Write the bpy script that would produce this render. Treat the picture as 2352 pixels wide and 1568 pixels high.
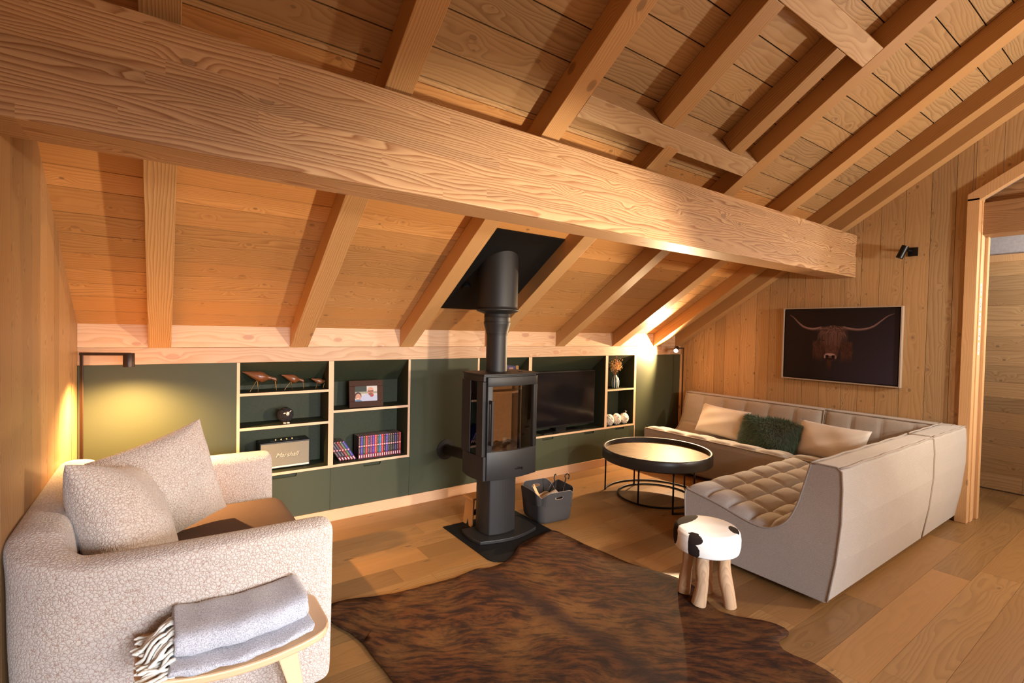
import bpy, math, random
import numpy as np
from mathutils import Vector, Matrix

for o in list(bpy.data.objects): bpy.data.objects.remove(o, do_unlink=True)
scene = bpy.context.scene
COL = scene.collection
V3 = Vector
PI = math.pi

# ------------------------------------------------------------------ camera
W_PX = 2352.0
YAW, PITCH, ROLL, FPX = 0.6181, -0.0240, 0.0210, 1133.2
CAM = V3((0, 0, 1.5))
def cam_basis():
    c, s = math.cos(YAW), math.sin(YAW)
    R = V3((c, -s, 0)); F = V3((s, c, 0)); U = V3((0, 0, 1))
    cp, sp = math.cos(PITCH), math.sin(PITCH)
    F2 = F * cp + U * sp; U2 = -F * sp + U * cp
    cr, sr = math.cos(ROLL), math.sin(ROLL)
    return R * cr + U2 * sr, -R * sr + U2 * cr, F2
R_, U_, F_ = cam_basis()
cd = bpy.data.cameras.new('camera'); cam = bpy.data.objects.new('camera', cd); COL.objects.link(cam)
cd.sensor_width = 36.0; cd.lens = FPX * 36.0 / W_PX; cd.clip_start = 0.02
M = Matrix.Identity(4)
for i in range(3):
    M[i][0] = R_[i]; M[i][1] = U_[i]; M[i][2] = -F_[i]; M[i][3] = CAM[i]
cam.matrix_world = M
scene.camera = cam

# ------------------------------------------------------------------ view, world, room lights
scene.view_settings.view_transform = 'Standard'
scene.view_settings.look = 'None'
scene.view_settings.exposure = 0.0
scene.view_settings.gamma = 1.0
scene.view_settings.use_curve_mapping = False
w = bpy.data.worlds.new('world'); scene.world = w; w.use_nodes = True
w.node_tree.nodes['Background'].inputs[0].default_value = (0.55, 0.66, 0.9, 1)
w.node_tree.nodes['Background'].inputs[1].default_value = 0.3

def light(name, typ, loc, energy, color, radius=0.05, rot=None, **kw):
    d = bpy.data.lights.new(name, typ); o = bpy.data.objects.new(name, d); COL.objects.link(o)
    o.location = loc; d.energy = energy; d.color = color
    if typ in ('POINT', 'SPOT'): d.shadow_soft_size = radius
    if rot is not None: o.rotation_euler = rot
    for k, v in kw.items(): setattr(d, k, v)
    return o
def aim(o, target):
    o.rotation_euler = (V3(target) - o.location).to_track_quat('-Z', 'Y').to_euler()
# fittings on the photographer's side of the room, plus an added wall fill
a = light('room_light_near', 'SPOT', (2.37, 0.28, 1.38), 300, (1.0, 0.83, 0.64), 0.05, spot_size=math.radians(84), spot_blend=0.4)
aim(a, (1.35, 3.85, 1.22))
a = light('wall_fill_light', 'SPOT', (3.2, -1.2, 1.75), 115, (1.0, 0.90, 0.76), 0.06, spot_size=math.radians(50), spot_blend=0.7)  # added fill spot, no known fitting; brightens the right wall and grey sofa
aim(a, (5.3, 2.7, 1.05))
light('room_light_right', 'POINT', (4.70, -0.85, 1.82), 215, (1.0, 0.91, 0.78), 0.08)
light('room_light_far', 'POINT', (3.7, -2.6, 1.86), 20, (1.0, 0.86, 0.68), 0.09)
# daylight through the window in the back wall
a = light('window_daylight', 'AREA', (0.9, -2.75, 1.40), 64, (0.84, 0.91, 1.0), shape='RECTANGLE', size=1.9, size_y=1.3, spread=math.radians(58))
aim(a, (1.1, 1.0, 0.1))
light('corridor_light', 'POINT', (6.1, 0.1, 2.1), 62, (1.0, 0.93, 0.84), 0.12)

# ------------------------------------------------------------------ node helpers
class NT:
    def __init__(s, name):
        s.m = bpy.data.materials.new(name); s.m.use_nodes = True
        s.t = s.m.node_tree; s.t.nodes.clear()
        s.out = s.t.nodes.new('ShaderNodeOutputMaterial')
        s.b = s.t.nodes.new('ShaderNodeBsdfPrincipled')
        s.t.links.new(s.b.outputs[0], s.out.inputs[0])
    def put(s, inp, v):
        if isinstance(v, bpy.types.NodeSocket): s.t.links.new(v, inp)
        elif v is not None:
            if hasattr(inp.default_value, '__len__'):
                n = len(inp.default_value)
                if not hasattr(v, '__len__'): v = (v,) * n
                v = tuple(v)
                if n == 4 and len(v) == 3: v = v + (1,)
                inp.default_value = v[:n]
            else: inp.default_value = v
    def n(s, typ, ins=None, out=0, **props):
        nd = s.t.nodes.new(typ)
        for k, v in props.items(): setattr(nd, k, v)
        for k, v in (ins or {}).items(): s.put(nd.inputs[k], v)
        return nd.outputs[out]
    def math(s, op, a, b=None, c=None, clamp=False):
        return s.n('ShaderNodeMath', {0: a, 1: b, 2: c} if c is not None else ({0: a, 1: b} if b is not None else {0: a}), operation=op, use_clamp=clamp)
    def sep(s, v):
        nd = s.t.nodes.new('ShaderNodeSeparateXYZ'); s.put(nd.inputs[0], v); return nd.outputs
    def comb(s, x, y, z): return s.n('ShaderNodeCombineXYZ', {0: x, 1: y, 2: z})
    def mapr(s, v, a, b, c=0.0, d=1.0, smooth=False):
        return s.n('ShaderNodeMapRange', {0: v, 1: a, 2: b, 3: c, 4: d}, interpolation_type='SMOOTHSTEP' if smooth else 'LINEAR')
    def mix(s, f, a, b, mode='MIX'):
        nd = s.t.nodes.new('ShaderNodeMix'); nd.data_type = 'RGBA'; nd.blend_type = mode
        s.put(nd.inputs[0], f); s.put(nd.inputs[6], a); s.put(nd.inputs[7], b); return nd.outputs[2]
    def noise(s, vec, scale=1.0, detail=2.0, rough=0.5, dist=0.0, out=0):
        return s.n('ShaderNodeTexNoise', {'Vector': vec, 'Scale': scale, 'Detail': detail, 'Roughness': rough, 'Distortion': dist}, out=out)
    def bump(s, h, strength=0.3, dist=0.01):
        return s.n('ShaderNodeBump', {'Height': h, 'Strength': strength, 'Distance': dist})
    def done(s, color, rough=0.5, normal=None, metallic=0.0, **kw):
        s.put(s.b.inputs['Base Color'], color); s.put(s.b.inputs['Roughness'], rough)
        s.put(s.b.inputs['Metallic'], metallic)
        if normal is not None: s.put(s.b.inputs['Normal'], normal)
        for k, v in kw.items(): s.put(s.b.inputs[k], v)
        return s.m

def plain(name, col, rough=0.5, metallic=0.0, bump=0.0, bscale=200, **kw):
    t = NT(name); tc = t.n('ShaderNodeTexCoord', out=3)
    nz = t.noise(tc, bscale, 3)
    c = t.mix(t.mapr(nz, 0.3, 0.7), tuple(x * 0.9 for x in col), tuple(min(1, x * 1.08) for x in col))
    return t.done(c, rough, t.bump(nz, bump, 0.002) if bump else None, metallic, **kw)

def wood(name, light, dark, knot=(0.10, 0.035, 0.012), coord='uv', freq=55.0, wav=0.045, contrast=0.6, knots=0.45,
         kr=0.055, tint=0.28, rough=0.5, glulam=False, axis='x', spec=0.35, ka=2.6, kb=6.5, low=1.2):
    """wood seen along its length: u along the board (m), v across it"""
    t = NT(name)
    if coord == 'uv':
        uv = t.sep(t.n('ShaderNodeUVMap', uv_map='UVMap'))
        u, v, z0 = uv[0], uv[1], 0.0
        rnd = t.n('ShaderNodeNewGeometry', out='Random Per Island')
    else:
        p = t.sep(t.n('ShaderNodeTexCoord', out=3))
        order = {'x': (0, 1, 2), 'y': (1, 0, 2), 'z': (2, 0, 1)}[axis]
        u, v, z0 = p[order[0]], p[order[1]], p[order[2]]
        rnd = t.n('ShaderNodeObjectInfo', out='Random')
        # use both cross axes so every face gets growth lines
        v = t.math('ADD', v, t.math('MULTIPLY', z0, 1.0))
    if glulam:
        zz = z0
        lam = t.math('FLOOR', t.math('MULTIPLY', zz, 1 / 0.046))
        r1 = t.n('ShaderNodeTexWhiteNoise', {'W': lam}, out=0, noise_dimensions='1D')
        seg = t.math('FLOOR', t.math('ADD', t.math('MULTIPLY', u, 0.75), t.math('MULTIPLY', r1, 7.3)))
        rnd = t.n('ShaderNodeTexWhiteNoise', {'Vector': t.comb(lam, seg, 0.0)}, out=0, noise_dimensions='3D')
    off = t.math('MULTIPLY', rnd, 61.0)
    # knots
    kv = t.comb(t.math('ADD', t.math('MULTIPLY', u, ka), off), t.math('ADD', t.math('MULTIPLY', v, kb), t.math('MULTIPLY', rnd, 17.0)), 0.0)
    vor = t.t.nodes.new('ShaderNodeTexVoronoi'); vor.voronoi_dimensions = '2D'
    t.put(vor.inputs['Vector'], kv); t.put(vor.inputs['Scale'], 1.0); t.put(vor.inputs['Randomness'], 1.0)
    d = vor.outputs['Distance']; cr = t.sep(vor.outputs['Color'])
    has = t.math('GREATER_THAN', cr[0], 1.0 - knots)
    rr = t.math('ADD', t.math('MULTIPLY', cr[1], kr), kr * 0.35)
    kn = t.math('MULTIPLY', has, t.mapr(t.math('DIVIDE', d, rr), 0.6, 1.25, 1.0, 0.0, True))
    kh = t.math('MULTIPLY', has, t.mapr(d, 0.0, 0.30, 1.0, 0.0, True))
    # flat-sawn growth contours
    nz = t.noise(t.comb(t.math('ADD', t.math('MULTIPLY', u, low), off), t.math('MULTIPLY', v, 6.0), off), 1.0, 2.0, 0.5)
    h = t.math('ADD', v, t.math('MULTIPLY', t.math('SUBTRACT', nz, 0.5), wav * 4))
    h = t.math('ADD', h, t.math('MULTIPLY', kh, 0.035))
    n2 = t.noise(t.comb(t.math('MULTIPLY', u, 9.0), t.math('MULTIPLY', v, 40.0), off), 1.0, 2.0)
    ph = t.math('ADD', t.math('MULTIPLY', h, freq), t.math('MULTIPLY', n2, 0.35))
    fr = t.math('FRACT', ph)
    ring = t.math('MULTIPLY', t.mapr(fr, 0.0, 0.82, 0.0, 1.0), t.mapr(fr, 0.86, 1.0, 1.0, 0.0))
    ring = t.math('POWER', ring, 1.8)
    fib = t.noise(t.comb(t.math('MULTIPLY', u, 6.0), t.math('MULTIPLY', v, 420.0), off), 1.0, 3.0, 0.6)
    f = t.math('ADD', t.math('MULTIPLY', ring, contrast), t.math('MULTIPLY', t.mapr(fib, 0.3, 0.75), 0.25))
    c = t.mix(f, light, dark)
    hue = t.math('FRACT', t.math('MULTIPLY', rnd, 7.77))
    c = t.mix(t.math('MULTIPLY', hue, tint * 1.2), c, tuple(a * b for a, b in zip(light, (1.0, 0.86, 0.70))))
    val = t.mapr(rnd, 0.0, 1.0, 1.0 - tint * 0.55, 1.0 + tint * 0.35)
    c = t.mix(1.0, c, t.comb(val, val, val), 'MULTIPLY')
    kcol = t.mix(t.mapr(t.math('DIVIDE', d, rr), 0.75, 1.0), t.mix(0.45, knot, light), knot)
    c = t.mix(kn, c, kcol)
    bmp = t.bump(t.math('ADD', t.math('MULTIPLY', ring, 0.5), t.math('MULTIPLY', fib, 0.5)), 0.10, 0.003)
    return t.done(c, rough, bmp, **{'Specular IOR Level': spec})

# ------------------------------------------------------------------ materials
MAT = {}
MAT['ceil'] = wood('larch boards', (0.60, 0.325, 0.120), (0.30, 0.120, 0.032), freq=60, knots=0.75, kr=0.055, tint=0.55, knot=(0.075, 0.024, 0.008), ka=4.5, kb=7.5)
MAT['ceil_up'] = wood('larch sarking', (0.51, 0.335, 0.165), (0.25, 0.132, 0.050), freq=42, wav=0.07, knots=0.40, kr=0.05, tint=0.40, knot=(0.09, 0.035, 0.012), ka=3.5)
MAT['wallw'] = wood('larch wall boards', (0.54, 0.365, 0.190), (0.30, 0.160, 0.068), freq=40, wav=0.05, contrast=0.48, low=0.8, knots=0.85, kr=0.055, tint=0.40, ka=5.0, kb=7.0, knot=(0.085, 0.030, 0.010))
MAT['walll'] = wood('larch wall boards pale', (0.46, 0.280, 0.132), (0.27, 0.135, 0.05), freq=62, knots=0.75, kr=0.05, tint=0.35, ka=4.5, kb=7.0, knot=(0.085, 0.030, 0.010))
MAT['rafter'] = wood('rafter timber', (0.53, 0.315, 0.132), (0.29, 0.128, 0.042), coord='obj', freq=85, wav=0.03, contrast=0.65, knots=0.12, kr=0.06, low=0.7, kb=4)
MAT['purlin'] = wood('glulam timber', (0.58, 0.375, 0.200), (0.26, 0.110, 0.040), coord='obj', freq=68, wav=0.05, contrast=0.85, knots=0.35, kr=0.06, glulam=True, tint=0.22, low=0.9, kb=5)
MAT['trimmer'] = wood('pale trimmer timber', (0.56, 0.385, 0.215), (0.36, 0.20, 0.09), coord='obj', freq=40, wav=0.09, contrast=0.6, knots=0.25, kr=0.05)
MAT['tiebeam'] = wood('old tie beam', (0.36, 0.205, 0.10), (0.16, 0.075, 0.03), coord='obj', axis='y', freq=55, wav=0.06, contrast=0.7, knots=0.5, kr=0.08)
MAT['ledge'] = wood('ledge timber', (0.66, 0.44, 0.27), (0.48, 0.235, 0.11), coord='obj', freq=34, wav=0.07, contrast=0.5, knots=0.6, kr=0.10, knot=(0.38, 0.13, 0.06), low=1.2, ka=3.0)
MAT['trimw'] = wood('trim timber', (0.68, 0.43, 0.22), (0.50, 0.27, 0.12), coord='obj', freq=80, wav=0.03, contrast=0.5, knots=0.25, axis='z')
MAT['skirt'] = wood('skirting timber', (0.72, 0.44, 0.25), (0.50, 0.25, 0.12), coord='obj', freq=110, wav=0.02, contrast=0.55, knots=0.05)
MAT['ply'] = wood('plywood edge', (0.76, 0.50, 0.31), (0.60, 0.36, 0.20), coord='obj', freq=220, wav=0.005, contrast=0.4, knots=0.0, tint=0.1)
MAT['floor'] = wood('oak parquet', (0.31, 0.170, 0.062), (0.16, 0.075, 0.024), knot=(0.07, 0.035, 0.015), freq=38, wav=0.09, contrast=0.45, knots=0.22, kr=0.06, tint=0.55, rough=0.38, spec=0.45, low=0.8)
MAT['oldwood'] = wood('old stool wood', (0.50, 0.26, 0.09), (0.26, 0.11, 0.035), coord='obj', freq=70, knots=0.2, axis='z')
MAT['beech'] = wood('pale oiled oak', (0.72, 0.49, 0.30), (0.60, 0.38, 0.21), coord='obj', freq=95, wav=0.02, contrast=0.35, knots=0.0, rough=0.42)
MAT['driftwood'] = wood('bare branch wood', (0.58, 0.39, 0.24), (0.34, 0.20, 0.11), coord='obj', freq=60, wav=0.05, contrast=0.6, knots=0.5, kr=0.1, axis='z', rough=0.6, ka=6, kb=8)
MAT['walnut'] = wood('oiled walnut', (0.22, 0.075, 0.025), (0.10, 0.030, 0.010), coord='obj', freq=150, wav=0.02, contrast=0.7, knots=0.0, rough=0.28, spec=0.6)
MAT['darkframe'] = wood('dark frame wood', (0.060, 0.022, 0.010), (0.022, 0.009, 0.005), coord='obj', freq=120, contrast=0.6, knots=0.0, rough=0.6, spec=0.15)
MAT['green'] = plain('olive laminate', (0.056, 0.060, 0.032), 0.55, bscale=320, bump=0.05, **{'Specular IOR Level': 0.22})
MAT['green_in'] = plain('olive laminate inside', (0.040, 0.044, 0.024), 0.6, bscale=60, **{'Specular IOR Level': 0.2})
MAT['gap'] = plain('shadow gap', (0.010, 0.007, 0.004), 0.9)
MAT['steel'] = plain('stove steel', (0.014, 0.0125, 0.012), 0.5, 0.05, bump=0.08, bscale=900, **{'Specular IOR Level': 0.35})
MAT['iron'] = plain('black iron', (0.012, 0.011, 0.011), 0.35, 0.6)
MAT['blackplate'] = plain('matt black plate', (0.006, 0.0055, 0.0055), 0.6, **{'Specular IOR Level': 0.2})
MAT['tray'] = plain('black stained rim', (0.020, 0.014, 0.011), 0.38)
MAT['lampmetal'] = plain('bronze brown lamp metal', (0.050, 0.028, 0.018), 0.38, 0.5)
MAT['brick'] = plain('vermiculite lining', (0.34, 0.25, 0.17), 0.9, bump=0.4, bscale=40)
MAT['ash'] = plain('ash bed', (0.10, 0.085, 0.075), 1.0, bump=1.0, bscale=60)
MAT['white'] = plain('white plastic', (0.75, 0.74, 0.72), 0.4)
MAT['plaster'] = plain('grey lilac plaster', (0.50, 0.48, 0.50), 0.8, bscale=40, bump=0.05)
MAT['tv'] = plain('tv screen', (0.006, 0.005, 0.006), 0.12)
MAT['tvframe'] = plain('tv frame', (0.010, 0.009, 0.009), 0.3)
MAT['brass'] = plain('brass wire', (0.80, 0.52, 0.20), 0.25, 1.0)
MAT['paper'] = plain('book paper', (0.35, 0.27, 0.20), 0.9, bscale=500)
MAT['cream'] = plain('cream ceramic', (0.80, 0.66, 0.52), 0.4)
MAT['wool'] = plain('white wool', (0.78, 0.70, 0.58), 1.0, bump=1.0, bscale=160)
MAT['blackwool'] = plain('black wool', (0.016, 0.011, 0.010), 0.9, bump=1.0, bscale=160)
MAT['fringe'] = plain('cream yarn', (0.80, 0.78, 0.70), 0.9, bump=0.6, bscale=500)
MAT['flower'] = plain('dried flower', (0.80, 0.52, 0.22), 0.9)
MAT['flower2'] = plain('dried pink bloom', (0.60, 0.26, 0.18), 0.9)
MAT['stem'] = plain('dried stem', (0.36, 0.20, 0.07), 0.9)
MAT['birch'] = plain('birch bark', (0.52, 0.42, 0.34), 0.8, bump=0.6, bscale=60)
MAT['felt'] = plain('charcoal felt', (0.034, 0.029, 0.028), 0.95, bump=0.5, bscale=500)
MAT['feltedge'] = plain('felt cut edge', (0.20, 0.15, 0.12), 0.9)
MAT['stick'] = plain('kindling', (0.62, 0.36, 0.16), 0.8)
MAT['frame_silver'] = wood('whitened picture frame', (0.46, 0.38, 0.31), (0.28, 0.21, 0.16), coord='obj', freq=160, wav=0.01, contrast=0.6, knots=0.0)
MAT['grille_dark'] = plain('black vinyl', (0.012, 0.010, 0.010), 0.45, bump=0.4, bscale=500)
MAT['gold'] = plain('gold lettering', (0.85, 0.62, 0.36), 0.3, 0.8)

def fabric_mat(name, c1, c2, scale=700, bump=0.35, rough=0.95, weave=0.25):
    t = NT(name); tc = t.n('ShaderNodeTexCoord', out=3)
    p = t.sep(tc)
    wv = t.math('ADD', t.math('SINE', t.math('MULTIPLY', t.math('ADD', p[0], p[2]), scale)), t.math('SINE', t.math('MULTIPLY', t.math('ADD', p[1], t.math('MULTIPLY', p[2], -1.0)), scale)))
    nz = t.noise(tc, scale * 0.5, 3, 0.7)
    big = t.noise(tc, 5.0, 2)
    f = t.math('ADD', t.mapr(nz, 0.3, 0.7), t.math('MULTIPLY', t.math('SUBTRACT', big, 0.5), 0.3), clamp=True)
    c = t.mix(f, c1, c2)
    h = t.math('ADD', t.math('MULTIPLY', wv, weave), nz)
    return t.done(c, rough, t.bump(h, bump, 0.0015), **{'Sheen Weight': 0.25, 'Specular IOR Level': 0.15})
MAT['sofa'] = fabric_mat('grey woven upholstery', (0.33, 0.295, 0.262), (0.50, 0.455, 0.41), 620)
MAT['sofaseam'] = fabric_mat('grey seam cord', (0.30, 0.25, 0.21), (0.42, 0.36, 0.31), 620)
MAT['pillow'] = fabric_mat('cream cotton', (0.62, 0.56, 0.50), (0.74, 0.68, 0.615), 900, 0.2)
MAT['blanket'] = fabric_mat('grey wool twill', (0.20, 0.195, 0.22), (0.74, 0.73, 0.78), 620, 0.9, weave=0.04)

def boucle():
    t = NT('cream teddy fleece'); tc = t.n('ShaderNodeTexCoord', out=3)
    wob = t.noise(tc, 75.0, 2, out=1)
    vec = t.mix(0.017, tc, wob, 'ADD')
    def vo(feature, sc):
        nd = t.t.nodes.new('ShaderNodeTexVoronoi'); nd.feature = feature
        t.put(nd.inputs['Vector'], vec); t.put(nd.inputs['Scale'], sc); return nd.outputs['Distance']
    e = vo('DISTANCE_TO_EDGE', 86.0)
    crack = t.mapr(e, 0.0, 0.08, 0.0, 1.0, True)
    fz = t.noise(tc, 420.0, 3, 0.7)
    h = t.math('ADD', t.mapr(e, 0.0, 0.28, 0.0, 1.0, True), t.math('MULTIPLY', fz, 0.25))
    c = t.mix(crack, (0.31, 0.205, 0.16), (0.545, 0.468, 0.415))
    return t.done(c, 1.0, t.bump(h, 0.5, 0.005), **{'Sheen Weight': 0.4, 'Specular IOR Level': 0.1})
MAT['boucle'] = boucle()
def fleece_seat():
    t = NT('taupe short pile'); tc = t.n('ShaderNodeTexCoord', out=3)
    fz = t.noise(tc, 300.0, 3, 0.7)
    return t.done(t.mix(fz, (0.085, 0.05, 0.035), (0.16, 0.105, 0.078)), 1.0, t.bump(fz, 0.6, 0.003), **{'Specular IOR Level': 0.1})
MAT['seatpile'] = fleece_seat()

def hide():
    t = NT('brindle cowhide'); tc = t.n('ShaderNodeTexCoord', out=3)
    p = t.sep(tc)
    # distance from the spine line, hair streaks run away from it
    sx = t.math('ADD', t.math('MULTIPLY', p[0], 0.62), t.math('MULTIPLY', p[1], 0.78))
    sy = t.math('ADD', t.math('MULTIPLY', p[0], -0.78), t.math('MULTIPLY', p[1], 0.62))
    bend = t.noise(tc, 1.5, 2)
    st = t.comb(t.math('ADD', t.math('MULTIPLY', sx, 30.0), t.math('MULTIPLY', bend, 14.0)), t.math('MULTIPLY', sy, 7.0), 0.0)
    n1 = t.noise(st, 1.0, 5, 0.7, 0.1)
    n2 = t.noise(tc, 3.0, 4, 0.6)
    n3 = t.noise(t.comb(t.math('MULTIPLY', sx, 260.0), t.math('MULTIPLY', sy, 60.0), 0.0), 1.0, 2)
    c = t.mix(t.mapr(n1, 0.40, 0.62), (0.018, 0.008, 0.005), (0.120, 0.040, 0.012))
    c = t.mix(t.mapr(n2, 0.45, 0.70), c, (0.16, 0.070, 0.020))
    c = t.mix(t.mapr(n1, 0.52, 0.36, 0.0, 0.75), c, (0.020, 0.009, 0.007))
    c = t.mix(t.math('MULTIPLY', n3, 0.5), c, (0.03, 0.012, 0.006), 'MIX')
    # dark line of hair along the spine
    sp = t.math('ABSOLUTE', t.math('SUBTRACT', t.math('ADD', p[0], t.math('MULTIPLY', t.math('SUBTRACT', bend, 0.5), 0.35)), t.math('ADD', 1.70, t.math('MULTIPLY', t.math('MAXIMUM', t.math('SUBTRACT', p[1], 1.7), 0.0), -0.22))))
    c = t.mix(t.mapr(sp, 0.0, 0.11, 0.7, 0.0, True), c, (0.020, 0.010, 0.009))
    return t.done(c, 0.7, t.bump(n3, 0.5, 0.003), **{'Specular IOR Level': 0.15})
MAT['hide'] = hide()
def cow():
    t = NT('black and white calf hide'); tc = t.n('ShaderNodeTexCoord', out=3)
    n = t.noise(tc, 300, 2)
    a = t.n('ShaderNodeAttribute', attribute_name='Col')
    m = t.mapr(t.math('ADD', t.sep(a)[0], t.math('MULTIPLY', t.math('SUBTRACT', t.noise(tc, 60, 3), 0.5), 0.5)), 0.42, 0.58)
    return t.done(t.mix(m, (0.022, 0.014, 0.012), (0.86, 0.83, 0.78)), 0.75, t.bump(n, 0.4, 0.002), **{'Specular IOR Level': 0.12})
MAT['cow'] = cow()
def fur():
    t = NT('green fur strands'); a = t.n('ShaderNodeNewGeometry', out='Random Per Island')
    return t.done(t.mix(a, (0.022, 0.058, 0.036), (0.085, 0.150, 0.095)), 0.6, **{'Sheen Weight': 0.4})
MAT['fur'] = fur()
def tabletop():
    t = NT('radial brass inlay'); p = t.sep(t.n('ShaderNodeTexCoord', out=3))
    ang = t.math('ARCTAN2', p[1], p[0])
    r = t.math('SQRT', t.math('ADD', t.math('MULTIPLY', p[0], p[0]), t.math('MULTIPLY', p[1], p[1])))
    n = t.noise(t.comb(t.math('MULTIPLY', ang, 22.0), t.math('MULTIPLY', r, 2.0), 0.0), 1.0, 5, 0.75)
    nf = t.noise(t.comb(t.math('MULTIPLY', ang, 140.0), t.math('MULTIPLY', r, 14.0), 0.0), 1.0, 3, 0.6)
    f = t.mapr(t.math('ADD', t.math('MULTIPLY', n, 0.6), t.math('MULTIPLY', nf, 0.4)), 0.38, 0.62)
    c = t.mix(f, (0.10, 0.060, 0.026), (0.36, 0.24, 0.115))
    return t.done(c, t.mapr(nf, 0.3, 0.7, 0.42, 0.60), t.bump(nf, 0.3, 0.001), 0.35)
MAT['tabletop'] = tabletop()
def grille():
    t = NT('salt and pepper grille'); p = t.sep(t.n('ShaderNodeTexCoord', out=3))
    tc = t.n('ShaderNodeTexCoord', out=3)
    n = t.noise(t.comb(t.math('MULTIPLY', p[0], 700.0), t.math('MULTIPLY', p[2], 320.0), 0.0), 1.0, 2)
    return t.done(t.mix(t.mapr(n, 0.35, 0.65), (0.11, 0.088, 0.060), (0.38, 0.32, 0.22)), 0.8, t.bump(n, 0.5, 0.001))
MAT['grille'] = grille()
def stripes():
    t = NT('striped ceramic'); p = t.sep(t.n('ShaderNodeTexCoord', out=3)); tc = t.n('ShaderNodeTexCoord', out=3)
    ang = t.math('MULTIPLY', t.math('ARCTAN2', p[1], p[0]), 10 / (2 * PI))
    fr = t.math('FRACT', t.math('ADD', ang, t.math('MULTIPLY', t.math('SUBTRACT', t.noise(tc, 90, 2), 0.5), 0.10)))
    m = t.math('MULTIPLY', t.mapr(fr, 0.22, 0.28), t.mapr(fr, 0.72, 0.78, 1.0, 0.0))
    return t.done(t.mix(m, (0.75, 0.70, 0.60), (0.02, 0.085, 0.085)), 0.25)
MAT['stripes'] = stripes()
def colattr(name, rough=0.5, emis=0.0):
    t = NT(name); a = t.n('ShaderNodeAttribute', attribute_name='Col')
    return t.done(a, rough, **{'Specular IOR Level': 0.2})
MAT['print'] = colattr('printed picture', 0.55)
def glass(name, col=(0.9, 0.85, 0.8), rough=0.02):
    t = NT(name)
    tr = t.t.nodes.new('ShaderNodeBsdfTransparent'); tr.inputs[0].default_value = (*col, 1)
    gl = t.t.nodes.new('ShaderNodeBsdfGlossy'); gl.inputs['Roughness'].default_value = rough
    fr = t.t.nodes.new('ShaderNodeFresnel'); fr.inputs[0].default_value = 1.5
    mx = t.t.nodes.new('ShaderNodeMixShader')
    t.t.links.new(fr.outputs[0], mx.inputs[0]); t.t.links.new(tr.outputs[0], mx.inputs[1]); t.t.links.new(gl.outputs[0], mx.inputs[2])
    t.t.links.new(mx.outputs[0], t.out.inputs[0]); return t.m
MAT['glass'] = glass('smoked stove glass', (0.72, 0.62, 0.52))
MAT['pane'] = glass('window glass', (0.95, 0.97, 1.0))
def emit(name, col, s):
    t = NT(name); e = t.t.nodes.new('ShaderNodeEmission'); e.inputs[0].default_value = (*col, 1); e.inputs[1].default_value = s
    t.t.links.new(e.outputs[0], t.out.inputs[0]); return t.m
MAT['bulb'] = emit('lit bulb', (1.0, 0.80, 0.54), 160)
MAT['bulb_left'] = emit('lit bulb inside shade', (1.0, 0.80, 0.50), 12)

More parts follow.
